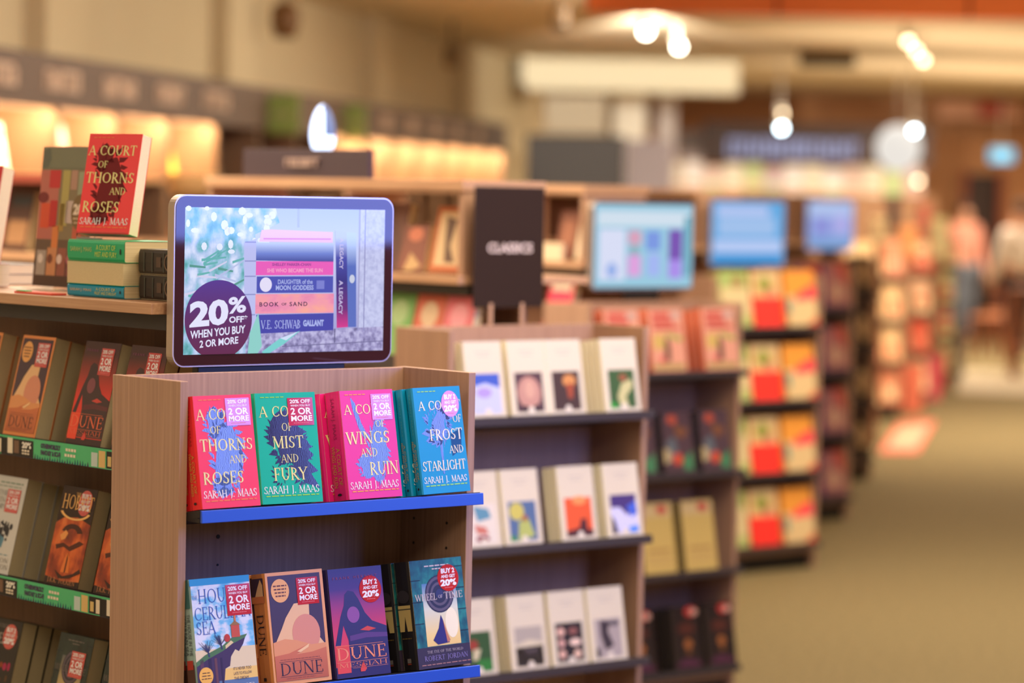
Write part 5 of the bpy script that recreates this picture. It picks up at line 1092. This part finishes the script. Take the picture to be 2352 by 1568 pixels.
# basket seen past the screen
bk = at(440, 404, 13.5); o = empty('woven_basket', bk, (-1.15, .25, -.6)); tag(o, 'round tan woven basket tipped towards the view above the silver screen', 'basket')
MB().lathe([(0, -.10), (.08, -.095), (.105, -.05), (.115, 0), (.105, 0), (.095, -.05), (.07, -.085), (0, -.09)], 24).build('bowl', ramp_mat('woven_straw', [(.3, (176, 132, 84)), (.7, (216, 172, 112))], (60, 60, 160), rough=.8), o, True)
MB().lathe([(.112, -.006), (.122, 0), (.112, .008), (.104, 0), (.112, -.006)], 24).build('rim', M((214, 170, 112), .7), o, True)
o.rotation_euler = (0, 0, 0)
MB().tube((0, 0, -bk.z+.001), (0, 0, -.10), .03, 12).build('stand', M((176, 132, 90), .6), o); MB().box(-.12, .12, -.12, .12, -bk.z+.0005, -bk.z+.02).build('foot', M((150, 110, 76), .6), o)
# classics sign
ys = RK[2][1]+.213; a, b = onp(1087, 707, 1, ys), onp(1252, 431, 1, ys)
cs = empty('standing_sign', ((a.x+b.x)/2, ys, a.z)); tag(cs, 'tall black glossy CLASSICS sign standing on the rack of white classics', 'sign'); Wc, Hc = b.x-a.x, b.z-a.z
MB().box(-Wc/2, Wc/2, 0, .004, 0, Hc).build('panel', M((50, 36, 34), .16, .6), cs, bevel=.001)
s = Sheet(Wc, Hc, .0004); s.sans('CLASSICS', .19, .465, .83, .545, M((226, 206, 196)), 2, .03, 'lettering'); s.build(cs)
for sx in (-Wc*.25, Wc*.2): MB().box(sx-.006, sx+.006, -.001, .005, 1.3655-a.z, .012).build('clip', M((190, 150, 120), .4), cs)
# floor decal
pts = [onp(x, y, 2, 0) for x, y in ((2018, 1040), (2108, 1040), (2150, 966), (2062, 974))]
MB().raw([(p.x, p.y, z) for z in (.001, .004) for p in pts], [(0, 1, 2, 3), (4, 5, 6, 7), (0, 1, 5, 4), (1, 2, 6, 5), (2, 3, 7, 6), (3, 0, 4, 7)]).build('tmp', M((216, 92, 72), .6)).name = 'floor_mat'
fm = bpy.data.objects['floor_mat']; tag(fm, 'flat red bordered pink mat lying on the carpet by the black racks', 'mat')
c = sum(pts, Vector())/4; q = [c+(p-c)*.74 for p in pts]; MB().poly([(p.x, p.y, .0045) for p in q]).build('panel', M((214, 160, 130), .6), fm)

# ---------------------------------------------------------------- people far down the aisle
def skin(name, joints, edges, rad, m, parent, root=0, sub=2):
    me = bpy.data.meshes.new(name); me.from_pydata(joints, edges, []); o = bpy.data.objects.new(name, me); COL.objects.link(o)
    sk = o.modifiers.new('skin', 'SKIN'); sk.use_smooth_shade = True
    for i, r in enumerate(rad): me.skin_vertices[0].data[i].radius = (r, r)
    me.skin_vertices[0].data[root].use_root = True
    o.modifiers.new('sub', 'SUBSURF').levels = sub; o.modifiers['sub'].render_levels = sub
    dg = bpy.context.evaluated_depsgraph_get(); dg.update(); nm = bpy.data.meshes.new_from_object(o.evaluated_get(dg))
    o.modifiers.clear(); o.data = nm; nm.materials.clear(); nm.materials.append(m); o.parent = parent
    for p in nm.polygons: p.use_smooth = True
    return o
def person(loc, yaw, shirt, trou, hair, skn, label, step=.16, sc=1.0):
    r = empty('person', loc, (0, 0, yaw)); r.scale = (sc,)*3; tag(r, label, 'person')
    J, E, R = [], [], []
    def add(p, rad, par=None): J.append(p); R.append(rad); (E.append((par, len(J)-1)) if par is not None else None); return len(J)-1
    pel = add((0, 0, .96), .125); sp = add((0, .01, 1.14), .115, pel); ch = add((0, .0, 1.34), .125, sp); nk = add((0, .01, 1.48), .052, ch); hb = add((0, -.005, 1.575), .078, nk); ht = add((0, 0, 1.66), .082, hb); add((0, -.085, 1.585), .016, hb)
    hands = []
    for sg_, sw in ((-1, .10), (1, -.10)):
        sh = add((sg_*.165, 0, 1.41), .058, ch); el = add((sg_*.225, sw*.4+.03, 1.14), .042, sh); wr = add((sg_*.225, sw-.05, .91), .029, el); pm = add((sg_*.225, sw-.07, .845), .034, wr)
        for k in range(4):
            a = add((sg_*(.222-.002*k), sw-.095+.018*k, .79), .0095, pm); add((sg_*.212, sw-.105+.018*k, .755+.008*abs(k-1.5)), .008, a)
        t0 = add((sg_*.205, sw-.10, .83), .011, pm); add((sg_*.195, sw-.115, .80), .009, t0)
    LG = []
    for sg_, st in ((-1, -step), (1, step)):
        hp = add((sg_*.085, 0, .90), .095, pel); kn = add((sg_*.09, st*.45-.03, .50), .062, hp); an = add((sg_*.09, st+.03, .10), .040, kn); add((sg_*.095, st-.10, .045), .036, an); LG.append((hp, kn, an))
    skin('body', J, E, R, M(skn, .6), r, pel)
    J2 = [J[i] for i in (pel, sp, ch)]; E2 = [(0, 1), (1, 2)]; R2 = [.150, .138, .146]
    nn = add(J[nk], 0); J2.append((0, .01, 1.455)); E2.append((2, 3)); R2.append(.075)
    for base in [i for i, p in enumerate(J) if abs(p[2]-1.41) < 1e-6]:
        i0 = len(J2); J2 += [J[base], J[base+1], J[base+2]]; E2 += [(2, i0), (i0, i0+1), (i0+1, i0+2)]; R2 += [.074, .056, .043]
    skin('shirt', J2, E2, R2, M(shirt, .8), r, 0)
    J3 = [(0, 0, .95)]; E3 = []; R3 = [.138]
    for hp, kn, an in LG:
        i0 = len(J3); J3 += [J[hp], J[kn], J[an]]; E3 += [(0, i0), (i0, i0+1), (i0+1, i0+2)]; R3 += [.110, .080, .060]
    skin('trousers', J3, E3, R3, M(trou, .85), r, 0)
    for hp, kn, an in LG:
        x, y, z = J[an]; skin('shoe', [(x, y+.02, .055), (x, y-.07, .05), (x, y-.15, .042)], [(0, 1), (1, 2)], [.05, .05, .04], M((40, 34, 32), .5), r, 0)
    skin('hair', [(0, .03, 1.60), (0, .02, 1.69), (0, -.03, 1.715)], [(0, 1), (1, 2)], [.082, .088, .072], M(hair, .7), r, 0)
p1 = onp(2334, 850, 2, .0062); person((p1.x, p1.y, .0062), PI-AZ+.35, (238, 226, 214), (40, 44, 54), (60, 42, 32), (206, 150, 120), 'person in a pale long sleeved top and dark trousers at the right picture edge', .14)
p2 = at(2214, 640, 37); person((p2.x, p2.y, .0), -AZ+.3, (214, 142, 120), (96, 100, 110), (70, 46, 36), (206, 150, 120), 'person in a salmon pink top by the dark far doorway', .06)
bs = at(2328, 846, 29.6); o = empty('wooden_stand', (bs.x, bs.y, .0062), (0, 0, -AZ)); tag(o, 'orange brown wooden stand at the right picture edge before the person', 'stand')
for x in (0, .26): MB().box(x, x+.04, 0, .04, 0, .86).build('leg', M((150, 84, 44), .5), o)
for x in (0, .26): MB().box(x, x+.04, .3, .34, 0, .86).build('leg', M((150, 84, 44), .5), o)
MB().box(-.02, .32, -.02, .36, .8605, .885).build('top', M((164, 94, 50), .5), o); MB().box(.005, .295, .005, .335, .30, .318).build('shelf', M((164, 94, 50), .5), o)
for k, (x, y, s_) in enumerate(((2268, 760, 33), (2295, 720, 34.5))):
    a = at(x, y, s_); o = empty('wooden_stool', (a.x, a.y, .0), (0, 0, .4)); tag(o, ['low wooden stool before the dark doorway', 'wooden stool deeper behind the low one at the dark doorway'][k], 'stool')
    for lx in (-.15, .15):
        for ly in (-.15, .15): MB().tube((lx, ly, 0), (lx*.8, ly*.8, .45), .02, 8).build('leg', M((130, 72, 40), .5), o)
    MB().lathe([(0, .4505), (.2, .4505), (.21, .47), (.2, .485), (0, .485)], 20).build('seat', M((160, 92, 50), .5), o, True)
